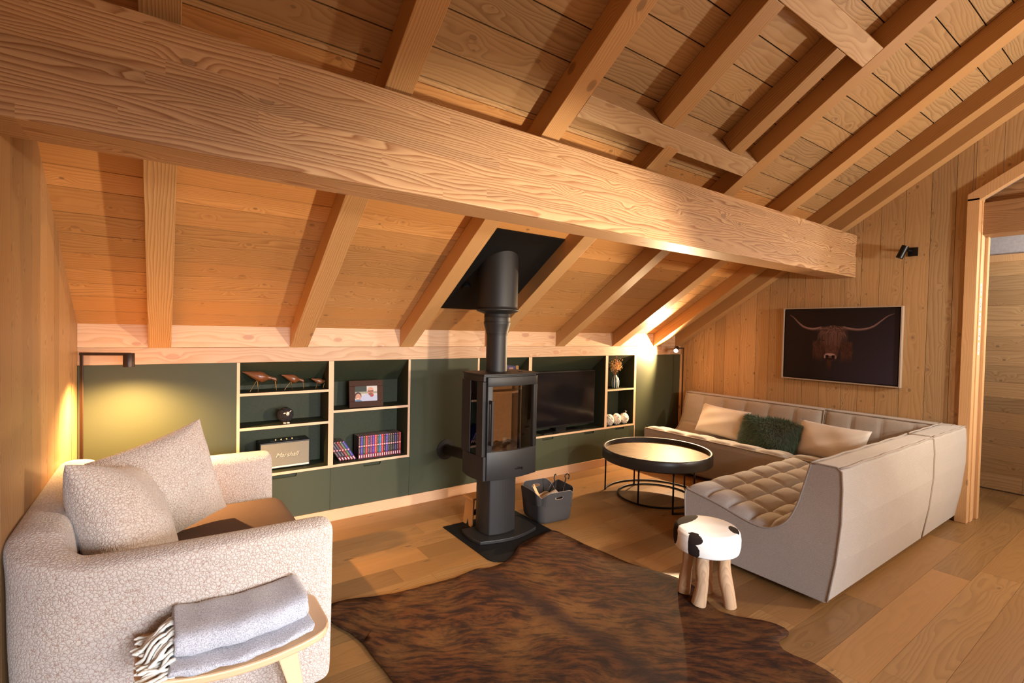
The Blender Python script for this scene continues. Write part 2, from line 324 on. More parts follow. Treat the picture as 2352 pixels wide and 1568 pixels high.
# ------------------------------------------------------------------ mesh builder
class MB:
    def __init__(s): s.v = []; s.f = []; s.uv = None; s.fm = []
    def add(s, vs, fs, mi=0):
        b = len(s.v); s.v += [tuple(p) for p in vs]; s.f += [tuple(b + i for i in f) for f in fs]; s.fm += [mi] * len(fs); return s
    def box(s, x0, x1, y0, y1, z0, z1, mi=0):
        vs = [(x, y, z) for z in (z0, z1) for y in (y0, y1) for x in (x0, x1)]
        return s.add(vs, [(0, 2, 3, 1), (4, 5, 7, 6), (0, 1, 5, 4), (2, 6, 7, 3), (0, 4, 6, 2), (1, 3, 7, 5)], mi)
    def obox(s, c, ax, ay, az, mi=0):
        c, ax, ay, az = V3(c), V3(ax), V3(ay), V3(az)
        vs = [c + ax * i + ay * j + az * k for k in (-1, 1) for j in (-1, 1) for i in (-1, 1)]
        return s.add(vs, [(0, 2, 3, 1), (4, 5, 7, 6), (0, 1, 5, 4), (2, 6, 7, 3), (0, 4, 6, 2), (1, 3, 7, 5)], mi)
    def tube(s, pts, r, n=8, closed=False, caps=True, mi=0):
        pts = [V3(p) for p in pts]; m = len(pts); rs = r if hasattr(r, '__len__') else [r] * m
        b = len(s.v); prev = None
        for i, p in enumerate(pts):
            a = pts[(i - 1) % m] if (closed or i > 0) else p; c = pts[(i + 1) % m] if (closed or i < m - 1) else p
            t = (c - a).normalized()
            if prev is None:
                up = V3((0, 0, 1)) if abs(t.z) < 0.9 else V3((1, 0, 0)); n1 = t.cross(up).normalized()
            else: n1 = (prev - t * prev.dot(t)).normalized()
            prev = n1; n2 = t.cross(n1)
            for k in range(n):
                an = 2 * PI * k / n; s.v.append(tuple(p + (n1 * math.cos(an) + n2 * math.sin(an)) * rs[i]))
        for i in range(m if closed else m - 1):
            j = (i + 1) % m
            for k in range(n):
                l = (k + 1) % n; s.f.append((b + i * n + k, b + i * n + l, b + j * n + l, b + j * n + k)); s.fm.append(mi)
        if caps and not closed:
            s.f.append(tuple(b + k for k in range(n))[::-1]); s.f.append(tuple(b + (m - 1) * n + k for k in range(n))); s.fm += [mi, mi]
        return s
    def lathe(s, prof, n=32, c=(0, 0, 0), mi=0):
        b = len(s.v); m = len(prof)
        for r, z in prof:
            for k in range(n):
                a = 2 * PI * k / n; s.v.append((c[0] + r * math.cos(a), c[1] + r * math.sin(a), c[2] + z))
        for i in range(m - 1):
            for k in range(n):
                l = (k + 1) % n; s.f.append((b + i * n + k, b + i * n + l, b + (i + 1) * n + l, b + (i + 1) * n + k)); s.fm.append(mi)
        if prof[0][0] > 1e-5: s.f.append(tuple(b + k for k in range(n))[::-1]); s.fm.append(mi)
        if prof[-1][0] > 1e-5: s.f.append(tuple(b + (m - 1) * n + k for k in range(n))); s.fm.append(mi)
        return s
    def prism(s, poly, axis, a0, a1, mi=0):
        """poly in the two other axes, extruded on axis"""
        def P(p, a): return {'x': (a, p[0], p[1]), 'y': (p[0], a, p[1]), 'z': (p[0], p[1], a)}[axis]
        n = len(poly); vs = [P(p, a0) for p in poly] + [P(p, a1) for p in poly]
        fs = [tuple(range(n))[::-1], tuple(range(n, 2 * n))] + [(i, (i + 1) % n, n + (i + 1) % n, n + i) for i in range(n)]
        return s.add(vs, fs, mi)
    def build(s, name, mat, parent=None, bevel=0, smooth=False, seg=2, loc=None, sub=0, fixn=True):
        me = bpy.data.meshes.new(name)
        me.from_pydata(s.v, [], s.f)
        mats = mat if isinstance(mat, (list, tuple)) else [mat]
        for m in mats: me.materials.append(MAT[m] if isinstance(m, str) else m)
        if len(mats) > 1: me.polygons.foreach_set('material_index', s.fm)
        if s.uv is not None:
            l = me.uv_layers.new(name='UVMap'); l.data.foreach_set('uv', [c for p in s.uv for c in p])
        if fixn:
            import bmesh
            bm = bmesh.new(); bm.from_mesh(me); bmesh.ops.recalc_face_normals(bm, faces=bm.faces); bm.to_mesh(me); bm.free()
        if smooth: me.polygons.foreach_set('use_smooth', [True] * len(me.polygons))
        me.update()
        o = bpy.data.objects.new(name, me); COL.objects.link(o)
        if bevel:
            b = o.modifiers.new('Bevel', 'BEVEL'); b.width = bevel; b.segments = seg; b.limit_method = 'ANGLE'; b.angle_limit = math.radians(40)
            b.harden_normals = False
        if sub:
            u = o.modifiers.new('Sub', 'SUBSURF'); u.levels = sub; u.render_levels = sub
        if parent is not None:
            o.parent = parent; o.location = V3((0, 0, 0))
            if parent_world.get(parent.name): o.matrix_parent_inverse = parent_world[parent.name].inverted()
        if loc is not None: o.location = loc
        return o
parent_world = {}

def thing(name, label, cat, loc, group=None):
    o = bpy.data.objects.new(name, None); COL.objects.link(o); o.location = loc; o.empty_display_size = 0.1
    o['label'] = label; o['category'] = cat
    if group: o['group'] = group
    parent_world[o.name] = Matrix.Translation(V3(loc))
    return o
def tag(o, label, cat, group=None):
    o['label'] = label; o['category'] = cat
    if group: o['group'] = group
    return o
def struct(o): o['kind'] = 'structure'; return o
def copy_tree(src, loc, label=None, rotz=0.0, group=None):
    c = src.copy(); COL.objects.link(c); c.location = loc; c.rotation_euler = (0, 0, rotz)
    if label: c['label'] = label
    if group: c['group'] = group
    for ch in list(src.children):
        k = ch.copy(); COL.objects.link(k); k.parent = c
        for g in list(ch.children):
            q = g.copy(); COL.objects.link(q); q.parent = k
    return c

def planks(O, U, V, N, length, widths, thick=0.018, gap=0.003, seglen=None, seed=1, start=0.0, clip=None):
    """boards as separate islands in one mesh: O origin, U along the boards, V across, N away from the room (back)"""
    rnd = random.Random(seed); mb = MB(); uvs = []
    O, U, V, N = V3(O), V3(U), V3(V), V3(N); v = 0.0; k = 0
    for wd in widths:
        cuts = [0.0]
        if seglen:
            x = rnd.uniform(0.15, 1.0) * seglen
            while x < length - 0.25: cuts.append(x); x += seglen * rnd.uniform(0.75, 1.2)
        cuts.append(length)
        for a, b in zip(cuts[:-1], cuts[1:]):
            g = gap / 2; c = 0.0012
            u0, u1, v0, v1 = a + (g if a > 0 else 0), b - (g if b < length else 0), v + g, v + wd - g
            off = rnd.uniform(0, 50); voff = rnd.uniform(0, 50); k += 1
            def P(uu, vv, n): return O + U * uu + V * vv + N * n
            vs = [P(u0, v0, 0), P(u1, v0, 0), P(u1, v1, 0), P(u0, v1, 0), P(u0, v0, thick), P(u1, v0, thick), P(u1, v1, thick), P(u0, v1, thick)]
            fs = [(0, 1, 2, 3), (0, 4, 5, 1), (1, 5, 6, 2), (2, 6, 7, 3), (3, 7, 4, 0)]
            mb.add(vs, fs)
            q = [(u0, v0), (u1, v0), (u1, v1), (u0, v1)]
            q = [(x + off, y + voff) for x, y in q]
            uvs += q
            for i in range(4): uvs += [q[i]] * 2 + [q[(i + 1) % 4]] * 2
        v += wd
    mb.uv = uvs
    return mb

# ------------------------------------------------------------------ room numbers
XL, XR, YK = -0.405, 5.365, 3.85
S = -0.6448                       # roof slope dz/dy
BZ, AZ = 3.965, 3.819             # underside of boards / underside of rafters at y=0
SL = V3((0, 1, S)).normalized()   # down the slope
NR = V3((0, -S, 1)).normalized()  # up through the roof
def roof_pt(x, y, base): return V3((x, y, base + S * y))
YP1, YP2 = 1.945, 2.155           # purlin
ZPB, ZPT = 2.0614, 2.46
rn = random.Random(11)

# floor (boards run along x)
ws = [0.19] * 37
mb = planks((-0.6, -3.0, 0.0), (1, 0, 0), (0, 1, 0), (0, 0, -1), 9.0, ws, gap=0.0012, seglen=1.9, seed=5)
fl = struct(mb.build('floor', 'floor', fixn=False))
MB().box(-0.8, 8.4, -3.2, 4.3, -0.06, -0.0175).build('floor_base', 'gap', fl)

# ceiling: narrow boards below the purlin, wide boards above it
cs = math.cos(math.atan(-S))
def slope_rows(y0, y1, choices, seed):
    r = random.Random(seed); L = (y1 - y0) / cs; out = []; t = 0
    while t < L - 0.08:
        wd = r.choice(choices); wd = min(wd, L - t); out.append(wd); t += wd
    if t < L: out.append(L - t)
    return out
mb = planks(roof_pt(XL - 0.05, 2.10, BZ), (1, 0, 0), SL, NR, XR - XL + 0.1, slope_rows(2.10, YK + 0.05, (0.135, 0.146, 0.16, 0.125), 3), gap=0.0042, seed=21)
c1 = struct(mb.build('ceiling', 'ceil', fixn=False))
mb = planks(roof_pt(XL - 0.05, -0.5, BZ), (1, 0, 0), SL, NR, XR - XL + 0.1, slope_rows(-0.5, 2.10, (0.197, 0.14, 0.197, 0.165, 0.14), 8), gap=0.006, seed=31)
c2 = struct(mb.build('ceiling', 'ceil_up', fixn=False))
MB().add([roof_pt(x, y, BZ) + NR * n for n in (0.018, 0.09) for y in (-0.5, YK + 0.3) for x in (XL - 0.3, XR + 0.3)],
         [(0, 2, 3, 1), (4, 5, 7, 6), (0, 1, 5, 4), (2, 6, 7, 3), (0, 4, 6, 2), (1, 3, 7, 5)]).build('ceiling_backing', 'gap', c1)
# roof falls again on the far side of the ridge, behind the photographer
zr = BZ + S * -0.5
mb = MB(); mb.add([(XL - 0.3, -0.5, zr), (XR + 0.3, -0.5, zr), (XR + 0.3, -3.05, zr + S * 2.55), (XL - 0.3, -3.05, zr + S * 2.55),
        (XL - 0.3, -0.5, zr + 0.1), (XR + 0.3, -0.5, zr + 0.1), (XR + 0.3, -3.05, zr + S * 2.55 + 0.1), (XL - 0.3, -3.05, zr + S * 2.55 + 0.1)],
        [(0, 1, 2, 3), (4, 7, 6, 5), (0, 4, 5, 1), (1, 5, 6, 2), (2, 6, 7, 3), (3, 7, 4, 0)])
mb.uv = [(0, 0)] * 24
struct(mb.build('ceiling', 'ceil_up'))

# right wall: vertical boards, left of the doorway, above it and beyond it
def wall_planks(x, y_from, y_to, z_lo, z_hi_fn, widths, nx, seed, mat, name, gap=0.003, z_lo_fn=None):
    """vertical boards on plane x, running y_from downwards to y_to, each cut under the roof slope"""
    r = random.Random(seed); mb = MB(); uvs = []; y = y_from; i = 0
    while y > y_to + 1e-4:
        wd = widths[i % len(widths)]; i += 1
        y2 = max(y - wd, y_to); g = gap / 2
        a, b = y - g, y2 + g
        zl = z_lo
        la, lb = (z_lo_fn(a), z_lo_fn(b)) if z_lo_fn else (zl, zl)
        off, vo = r.uniform(0, 50), r.uniform(0, 50)
        p = [(x, a, la), (x, b, lb), (x, b, z_hi_fn(b)), (x, a, z_hi_fn(a))]
        q = [(x + nx * 0.018, c[1], c[2]) for c in p]
        mb.add(p + q, [(0, 1, 2, 3), (0, 4, 5, 1), (1, 5, 6, 2), (2, 6, 7, 3), (3, 7, 4, 0)])
        uv = [(c[2] + off, c[1] + vo) for c in p]
        uvs += uv
        for k in range(4): uvs += [uv[k]] * 2 + [uv[(k + 1) % 4]] * 2
        y = y2
    mb.uv = uvs
    return mb.build(name, mat, fixn=False)
zroof = lambda y: BZ + S * y if y > -0.5 else zr + S * (-0.5 - y)
wr = [0.10, 0.085, 0.15, 0.142, 0.127, 0.184, 0.184, 0.14, 0.184, 0.172, 0.158, 0.20, 0.137, 0.142, 0.18, 0.178, 0.161]
o1 = struct(wall_planks(XR, 3.86, 1.12, 0.0, zroof, wr, 1, 4, 'wallw', 'wall_right'))
DZ = 2.635      # doorway top at its left post, rising with the roof
ztop_door = lambda y: DZ + 0.62 * (1.12 - y)
struct(wall_planks(XR, 1.12, 0.0, 0.0, zroof, [0.16, 0.14, 0.18], 1, 14, 'wallw', 'wall_right', z_lo_fn=lambda y: ztop_door(y)))
struct(wall_planks(XR, 0.0, -3.0, 0.0, zroof, [0.16, 0.14, 0.18], 1, 24, 'wallw', 'wall_right'))
b = MB(); 
b.prism([(3.9, 0), (1.16, 0), (1.16, zroof(1.16)), (3.9, zroof(3.9))], 'x', XR + 0.0185, XR + 0.12)
b.build('wall_core', 'gap', o1)
# left wall
wl = [0.14, 0.16, 0.15, 0.18, 0.14, 0.17]
o2 = struct(wall_planks(XL, 3.86, -3.0, 0.0, zroof, wl, -1, 6, 'walll', 'wall_left'))
MB().prism([(3.95, 0), (-3.0, 0), (-3.0, zroof(-3.0)), (-0.5, zroof(-0.5)), (3.95, zroof(3.95))], 'x', XL - 0.12, XL - 0.0185).build('wall_core', 'gap', o2)
# back wall behind the photographer with its window
zb = zroof(-3.0)
b = MB(); b.box(XL - 0.1, -0.15, -3.1, -3.0, 0, zb + .05); b.box(1.95, XR + 0.1, -3.1, -3.0, 0, zb + .05); b.box(-0.15, 1.95, -3.1, -3.0, 0, 0.75); b.box(-0.15, 1.95, -3.1, -3.0, 2.15, zb + .05)
b.uv = None
struct(b.build('wall_back', 'oldwood'))
b = MB(); 
for z0, z1 in ((0.75, 0.81), (2.09, 2.15)): b.box(-0.15, 1.95, -3.08, -3.02, z0, z1)
for x0 in (-0.15, 0.87, 1.89): b.box(x0, x0 + 0.06, -3.08, -3.02, 0.81, 2.09)
wf = struct(b.build('window_1', 'trimw', bevel=0.004))
MB().box(-0.09, 1.89, -3.055, -3.045, 0.81, 2.09).build('window_pane', 'pane', wf)

# corridor beyond the doorway
XF = 6.78
o = planks((XF, -2.6, 0.012), (0, 1, 0), (0, 0, 1), (1, 0, 0), 5.4, [0.155, 0.14, 0.16, 0.15, 0.17, 0.14, 0.155, 0.16, 0.15, 0.14, 0.16, 0.15, 0.15, 0.14, 0.15], gap=0.0015, seglen=2.7, seed=41).build('wall_corridor', 'wallw', fixn=False)
struct(o)
b = MB(); b.box(XF - 0.03, XF + 0.02, -2.6, 2.8, 2.27, 2.34); MBo = b.build('trim_1', 'trimw'); struct(MBo)
b = MB(); b.box(XF + 0.02, XF + 0.1, -2.6, 2.8, -0.05, 3.4); b.box(XR + 0.12, XF + 0.1, 1.9, 2.0, 0, 3.4); b.box(XR + 0.12, XF + 0.1, -2.7, -2.6, 0, 3.4); b.box(XR + 0.1, XF + 0.1, -2.7, 2.0, 3.3, 3.4)
struct(b.build('wall_corridor_plaster', 'plaster'))

# doorway: post, sloping head, linings, tie beam
b = MB(); b.box(XR - 0.035, XR + 0.035, 1.083, 1.160, 0.0, DZ)
struct(b.build('trim_2', 'trimw', bevel=0.003))
b = MB(); b.prism([(1.160, DZ - 0.02), (1.083, DZ - 0.02), (-0.4, DZ + 0.62 * 1.483 - 0.02), (-0.4, DZ + 0.62 * 1.483 + 0.075), (1.160, DZ + 0.035)], 'x', XR - 0.035, XR + 0.035)
struct(b.build('trim_3', 'trimw', bevel=0.003))
b = MB(); b.box(XR + 0.037, XR + 0.105, 1.075, 1.12, 0.0, DZ + .02); struct(b.build('trim_4', 'trimw', bevel=0.002))
b = MB(); b.box(XR + 0.118, XR + 0.175, 1.083, 1.12, 0.0, 2.345); struct(b.build('trim_5', 'skirt', bevel=0.002))
b = MB(); b.box(XR + 0.178, XR + 0.235, 1.062, 1.14, 0.0, 2.345); struct(b.build('trim_6', 'trimw', bevel=0.003))
b = MB(); b.box(-0.12, 0.09, -1.45, 0.0, -0.13, 0.13)
struct(b.build('trim_7', 'tiebeam', bevel=0.006, loc=(XR + 0.17, 1.10, 2.475)))
# infill triangle above the tie beam
b = MB(); b.prism([(1.08, 2.60), (1.08, DZ), (-0.35, DZ + 0.62 * 1.43), (-0.35, 2.60)], 'x', XR + 0.10, XR + 0.13)
struct(b.build('trim_8', 'tiebeam'))

# ------------------------------------------------------------------ structural timber
pu = MB().box(XL - 0.02, XR, -0.105, 0.105, 0, ZPT - ZPB).build('roof_purlin', 'purlin', bevel=0.004, loc=(0, (YP1 + YP2) / 2, ZPB))
tag(pu, 'huge larch beam running across the whole room beneath the rafters', 'beam')
# wall plate: two stacked timbers above the green units
lp = MB(); lp.box(XL, XR, 0, 0.14, 0, 0.105)
lo_ = lp.build('wall_plate', 'ledge', bevel=0.002, loc=(0, YK, 1.2337)); tag(lo_, 'pale knotty timber lying directly on top of the green units', 'beam')
lp = MB(); lp.prism([(0, 0), (0.14, 0), (0.14, 0.128 + S * 0.14 + 0.018), (0, 0.128 + 0.018)], 'x', XL, XR)
lo_ = lp.build('wall_plate', 'ledge', bevel=0.002, loc=(0, YK, 1.340)); tag(lo_, 'upper pale timber of the wall plate, just under the ceiling boards', 'beam')

ordn = ['first', 'second', 'third', 'fourth', 'fifth', 'sixth', 'seventh', 'eighth']
depth = (BZ - AZ) * cs
def rafter(x0, x1, y_lo, y_hi, label, group=None, name='rafter'):
    """local x along the slope"""
    L = (y_lo - y_hi) / cs
    b = MB(); b.box(0, L, -(x1 - x0) / 2, (x1 - x0) / 2, 0, depth - 0.001)
    o = b.build(name, 'rafter', bevel=0.003)
    X = -SL; Y = V3((0, 0, 0)) ; Z = NR; Y = Z.cross(X)
    p = roof_pt((x0 + x1) / 2, y_lo, AZ)
    m = Matrix.Identity(4)
    for i in range(3): m[i][0] = X[i]; m[i][1] = Y[i]; m[i][2] = Z[i]; m[i][3] = p[i]
    o.matrix_world = m
    tag(o, label, 'rafter', group); return o
YL = 3.872
RX = [(-0.066, 0.052), (0.762, 0.885), (1.602, 1.722), (2.430, 2.550), (3.285, 3.405), (4.115, 4.245), (4.822, 4.947), (5.243, 5.363)]
lab = ['sloping rafter nearest the left wall, above the pale fleece sofa', 'sloping rafter above the shelves with the wooden birds',
       'sloping rafter along the left edge of the black flue plate', 'short sloping rafter right of the stove flue, ending at the lower trimmer',
       'sloping rafter right of both trimmers, above the television', 'sloping rafter above the narrow vase shelves, next right of the trimmed opening',
       'second sloping rafter from the right wall, over the corner lamp', 'last sloping rafter, tight against the right wall']
for i, (a, c) in enumerate(RX):
    rafter(a, c, YL, 1.88 if i == 3 else -0.5, lab[i])
def trimmer(y0, y1, x0, x1, label):
    L = x1 - x0; wd = (y1 - y0) / cs
    b = MB(); b.box(0, L, 0, wd, 0.0005, depth - 0.0015)
    o = b.build('roof_trimmer', 'trimmer', bevel=0.003)
    X = V3((1, 0, 0)); Y = SL; Z = NR
    # keep handedness
    m = Matrix.Identity(4); Y2 = Z.cross(X)
    p = roof_pt(x0, y1, AZ) if Y2.dot(SL) < 0 else roof_pt(x0, y0, AZ)
    for k in range(3): m[k][0] = X[k]; m[k][1] = Y2[k]; m[k][2] = Z[k]; m[k][3] = p[k]
    o.matrix_world = m; tag(o, label, 'beam'); return o
trimmer(1.795, 1.90, 1.724, 3.283, 'lower pale cross timber between two rafters, nearest the big beam')
trimmer(1.095, 1.195, 1.724, 3.283, 'upper pale cross timber between two rafters, high near the ceiling top')
rafter(2.268, 2.386, 1.793, 1.197, 'left of the two short rafters held between the pale cross timbers')
rafter(2.953, 3.066, 1.793, 1.197, 'right of the two short rafters held between the pale cross timbers')

# black plate round the flue
def slope_slab(x0, x1, y0, y1, t, name, mat):
    b = MB(); P = []
    for n in (-t, 0.0):
        for y in (y0, y1):
            for x in (x0, x1): P.append(roof_pt(x, y, BZ) + NR * (n - 0.0005))
    b.add(P, [(0, 2, 3, 1), (4, 5, 7, 6), (0, 1, 5, 4), (2, 6, 7, 3), (0, 4, 6, 2), (1, 3, 7, 5)])
    return b.build(name, mat)
pl = slope_slab(1.724, 2.428, 2.77, 3.56, 0.010, 'flue_ceiling_plate', 'blackplate')
tag(pl, 'matt black plate on the sloping ceiling where the stove flue goes through', 'plate')
sm = MB().lathe([(0.0, 0), (0.035, 0.0), (0.035, -0.018), (0.028, -0.024), (0, -0.024)], 20).build('smoke_detector', 'blackplate', smooth=False)
q = NR.to_track_quat('Z', 'Y'); sm.rotation_euler = q.to_euler(); sm.location = roof_pt(1.90, 3.30, BZ) - NR * 0.011
tag(sm, 'small round black detector on the black flue plate', 'detector')

# ------------------------------------------------------------------ knee wall units
ZT = 1.2335; DB = 0.24
struct(MB().box(XL, XR, 0.0, 0.02, 0, 0.088).build('baseboard_back', 'skirt', bevel=0.002, loc=(0, YK - 0.004, 0)))
struct(MB().box(XL - 0.1, XR + 0.1, YK + DB + 0.02, YK + DB + 0.08, 0, 1.5).build('wall_knee', 'gap'))
def unit_panel(x0, x1, z0, label, edge=False):
    o = MB().box(x0 + 0.001, x1 - 0.001, YK, YK + 0.019, z0, ZT).build('cabinet_panel', 'green', bevel=0.001)
    tag(o, label, 'panel'); return o
unit_panel(XL, 0.424, 0.09, 'large plain olive green panel behind the fleece sofa and its reading lamp')
unit_panel(1.702, 2.36, 0.09, 'plain olive green panel directly behind the wood stove')
unit_panel(4.530, XR - 0.012, 0.09, 'plain olive green panel in the corner behind the lit lamp')
def open_unit(x0, x1, shelves, drawers, label, zb_=0.434, t=0.019, notch=()):
    r = thing('shelf_unit', label, 'shelving', ((x0 + x1) / 2, YK, 0.09))
    y0, y1 = YK, YK + DB
    e = 0.0015
    def panel(name, a, bb, c, d):
        zs = zb_ - t - 0.001 if name == 'side_panel' else c
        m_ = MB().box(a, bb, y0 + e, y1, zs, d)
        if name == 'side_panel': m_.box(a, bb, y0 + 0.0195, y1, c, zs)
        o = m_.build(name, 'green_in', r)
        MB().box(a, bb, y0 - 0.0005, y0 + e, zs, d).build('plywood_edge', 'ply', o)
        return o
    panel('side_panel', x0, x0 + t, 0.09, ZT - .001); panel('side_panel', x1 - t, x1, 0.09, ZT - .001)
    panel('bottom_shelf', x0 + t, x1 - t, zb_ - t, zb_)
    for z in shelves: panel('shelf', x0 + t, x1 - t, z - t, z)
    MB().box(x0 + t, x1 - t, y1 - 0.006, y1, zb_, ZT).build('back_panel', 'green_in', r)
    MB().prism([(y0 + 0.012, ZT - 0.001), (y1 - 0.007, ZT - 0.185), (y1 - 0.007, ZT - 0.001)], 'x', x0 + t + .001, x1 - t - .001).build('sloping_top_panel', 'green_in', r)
    for (a, bb, n0, n1) in drawers:
        zt = zb_ - t - 0.002
        c = (n0 + n1) / 2; nh = 0.026
        poly = [(a + .001, 0.091), (bb - .001, 0.091), (bb - .001, zt), (n1, zt), (n1, zt - nh + 0.012), (n1 - 0.004, zt - nh + 0.003), (n1 - 0.012, zt - nh),
                (n0 + 0.012, zt - nh), (n0 + 0.004, zt - nh + 0.003), (n0, zt - nh + 0.012), (n0, zt), (a + .001, zt)]
        d = MB().prism(poly, 'y', YK, YK + 0.018).build('drawer_front', 'green', r)
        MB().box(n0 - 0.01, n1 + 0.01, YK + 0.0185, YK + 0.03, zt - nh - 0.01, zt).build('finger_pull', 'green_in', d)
    return r
open_unit(0.424, 1.057, (1.018, 0.776), [(0.424, 1.057, 0.64, 0.818)], 'open green shelf unit holding the wooden birds and the speaker')
open_unit(1.057, 1.702, (0.853,), [(1.057, 1.702, 1.311, 1.454)], 'open green shelf unit holding the framed photo and the row of books')
open_unit(2.36, 2.967, (), [(2.36, 2.967, 2.60, 2.74)], 'open green shelf unit mostly hidden behind the stove flue')
open_unit(2.967, 4.040, (), [(2.967, 3.50, 3.135, 3.284), (3.50, 4.040, 3.719, 3.863)], 'wide open green unit holding the television')
open_unit(4.040, 4.515, (0.853,), [(4.040, 4.515, 4.199, 4.344)], 'narrow open green unit with the striped vase and white sheep')
struct(MB().box(4.516, 4.529, YK - 0.001, YK + 0.02, 0.09, ZT).build('trim_9', 'ply'))
struct(MB().box(XR - 0.012, XR + 0.02, YK - 0.012, YK + 0.02, 0.0, ZT).build('trim_10', 'trimw'))

# socket by the corner lamp
t_ = thing('wall_socket', 'white double wall socket low in the corner behind the lamp pole', 'socket', (XR - 0.006, 3.72, 0.36))
MB().box(XR - 0.010, XR, 3.68, 3.76, 0.30, 0.46).build('plate', 'white', t_, bevel=0.003)
for z in (0.34, 0.42): MB().lathe([(0, 0), (0.02, 0), (0.02, 0.002), (0, 0.002)], 16).build('outlet', 'white', t_).matrix_world = Matrix.Translation((XR - 0.0105, 3.72, z)) @ Matrix.Rotation(-PI / 2, 4, 'Y')

# ------------------------------------------------------------------ soft shapes
def softbox(hx, hy, hz, r, n=12, bulge=0.0, fn=None):
    """rounded, slightly puffed box centred on the origin"""
    mb = MB(); idx = {}
    def key(i, j, k):
        if (i, j, k) not in idx:
            p = np.array([2 * i / n - 1, 2 * j / n - 1, 2 * k / n - 1]) * (hx, hy, hz)
            rr = min(r, hx, hy, hz)
            q = np.clip(p, [-(hx - rr), -(hy - rr), -(hz - rr)], [hx - rr, hy - rr, hz - rr])
            d = p - q; L = np.linalg.norm(d)
            if L > 1e-9: q = q + d / L * rr
            if bulge:
                u, v, w_ = q[0] / hx, q[1] / hy, q[2] / hz
                q = q + np.array([np.sign(u) * (abs(u) ** 4) * (1 - v * v) * (1 - w_ * w_), np.sign(v) * (abs(v) ** 4) * (1 - u * u) * (1 - w_ * w_), np.sign(w_) * (abs(w_) ** 4) * (1 - u * u) * (1 - v * v)]) * bulge
            if fn: q = np.array(fn(*q))
            idx[(i, j, k)] = len(mb.v); mb.v.append(tuple(q))
        return idx[(i, j, k)]
    for a in range(n):
        for c in range(n):
            for s0 in (0, n):
                mb.f.append((key(a, c, s0), key(a + 1, c, s0), key(a + 1, c + 1, s0), key(a, c + 1, s0)))
                mb.f.append((key(a, s0, c), key(a + 1, s0, c), key(a + 1, s0, c + 1), key(a, s0, c + 1)))
                mb.f.append((key(s0, a, c), key(s0, a + 1, c), key(s0, a + 1, c + 1), key(s0, a, c + 1)))
    mb.fm = [0] * len(mb.f)
    return mb
def pillow_mb(w, h, t, n=22, pinch=0.05, sag=0.0, seed=0, wr=0.006):
    r = random.Random(seed); ph = [r.uniform(0, 6) for _ in range(6)]
    mb = MB(); top = {}; bot = {}
    for i in range(n + 1):
        for j in range(n + 1):
            x, y = 2 * i / n - 1, 2 * j / n - 1
            e = max(0.0, (1 - abs(x) ** 2.6) * (1 - abs(y) ** 2.6)) ** 0.55
            px = x * w / 2 * (1 - pinch * (1 - y * y) * abs(x)); py = y * h / 2 * (1 - pinch * (1 - x * x) * abs(y))
            wv = wr * (math.sin(5 * x + 3 * y + ph[0]) + math.sin(7 * y - 4 * x + ph[1]) * 0.7) * e
            z = t / 2 * e
            top[i, j] = len(mb.v); mb.v.append((px, py, z + wv - sag * (x * x)))
            if i in (0, n) or j in (0, n): bot[i, j] = top[i, j]
            else: bot[i, j] = len(mb.v); mb.v.append((px, py, -z + wv - sag * (x * x)))
    for i in range(n):
        for j in range(n):
            mb.f.append((top[i, j], top[i + 1, j], top[i + 1, j + 1], top[i, j + 1])); mb.f.append((bot[i, j], bot[i, j + 1], bot[i + 1, j + 1], bot[i + 1, j]))
    mb.fm = [0] * len(mb.f); return mb
def frame_mat(c, X, Yh):
    """X in-plane axis, Yh in-plane up hint"""
    X = V3(X).normalized(); Z = X.cross(V3(Yh)).normalized(); Y = Z.cross(X)
    m = Matrix.Identity(4)
    for i in range(3): m[i][0] = X[i]; m[i][1] = Y[i]; m[i][2] = Z[i]; m[i][3] = c[i]
    return m

# ------------------------------------------------------------------ grey modular sofa
PROF = [(.955, .425), (.82, .405), (.69, .382), (.526, .343), (.43, .334), (.378, .344), (.32, .378), (.27, .434), (.228, .527), (.195, .646), (.16, .785)]
REST = [(.13, .792), (.03, .794), (.006, .775), (0, .68), (0, .5), (.02, .27), (.055, .05), (.07, .035), (.90, .035), (.935, .06), (.958, .25), (.965, .38)]
def resample(pts, n):
    P = [V3((p[0], p[1], 0)) for p in pts]
    L = [0.0]
    for a, c in zip(P[:-1], P[1:]): L.append(L[-1] + (c - a).length)
    out = []
    for k in range(n + 1):
        t = L[-1] * k / n; i = max(0, min(len(L) - 2, next((q for q in range(len(L) - 1) if L[q + 1] >= t - 1e-9), len(L) - 2)))
        f = (t - L[i]) / (L[i + 1] - L[i]); # catmull-rom
        p0 = P[max(i - 1, 0)]; p1 = P[i]; p2 = P[i + 1]; p3 = P[min(i + 2, len(P) - 1)]
        q = 0.5 * ((2 * p1) + (p2 - p0) * f + (2 * p0 - 5 * p1 + 4 * p2 - p3) * f * f + (3 * p1 - p0 - 3 * p2 + p3) * f ** 3)
        out.append((q.x, q.y))
    return out
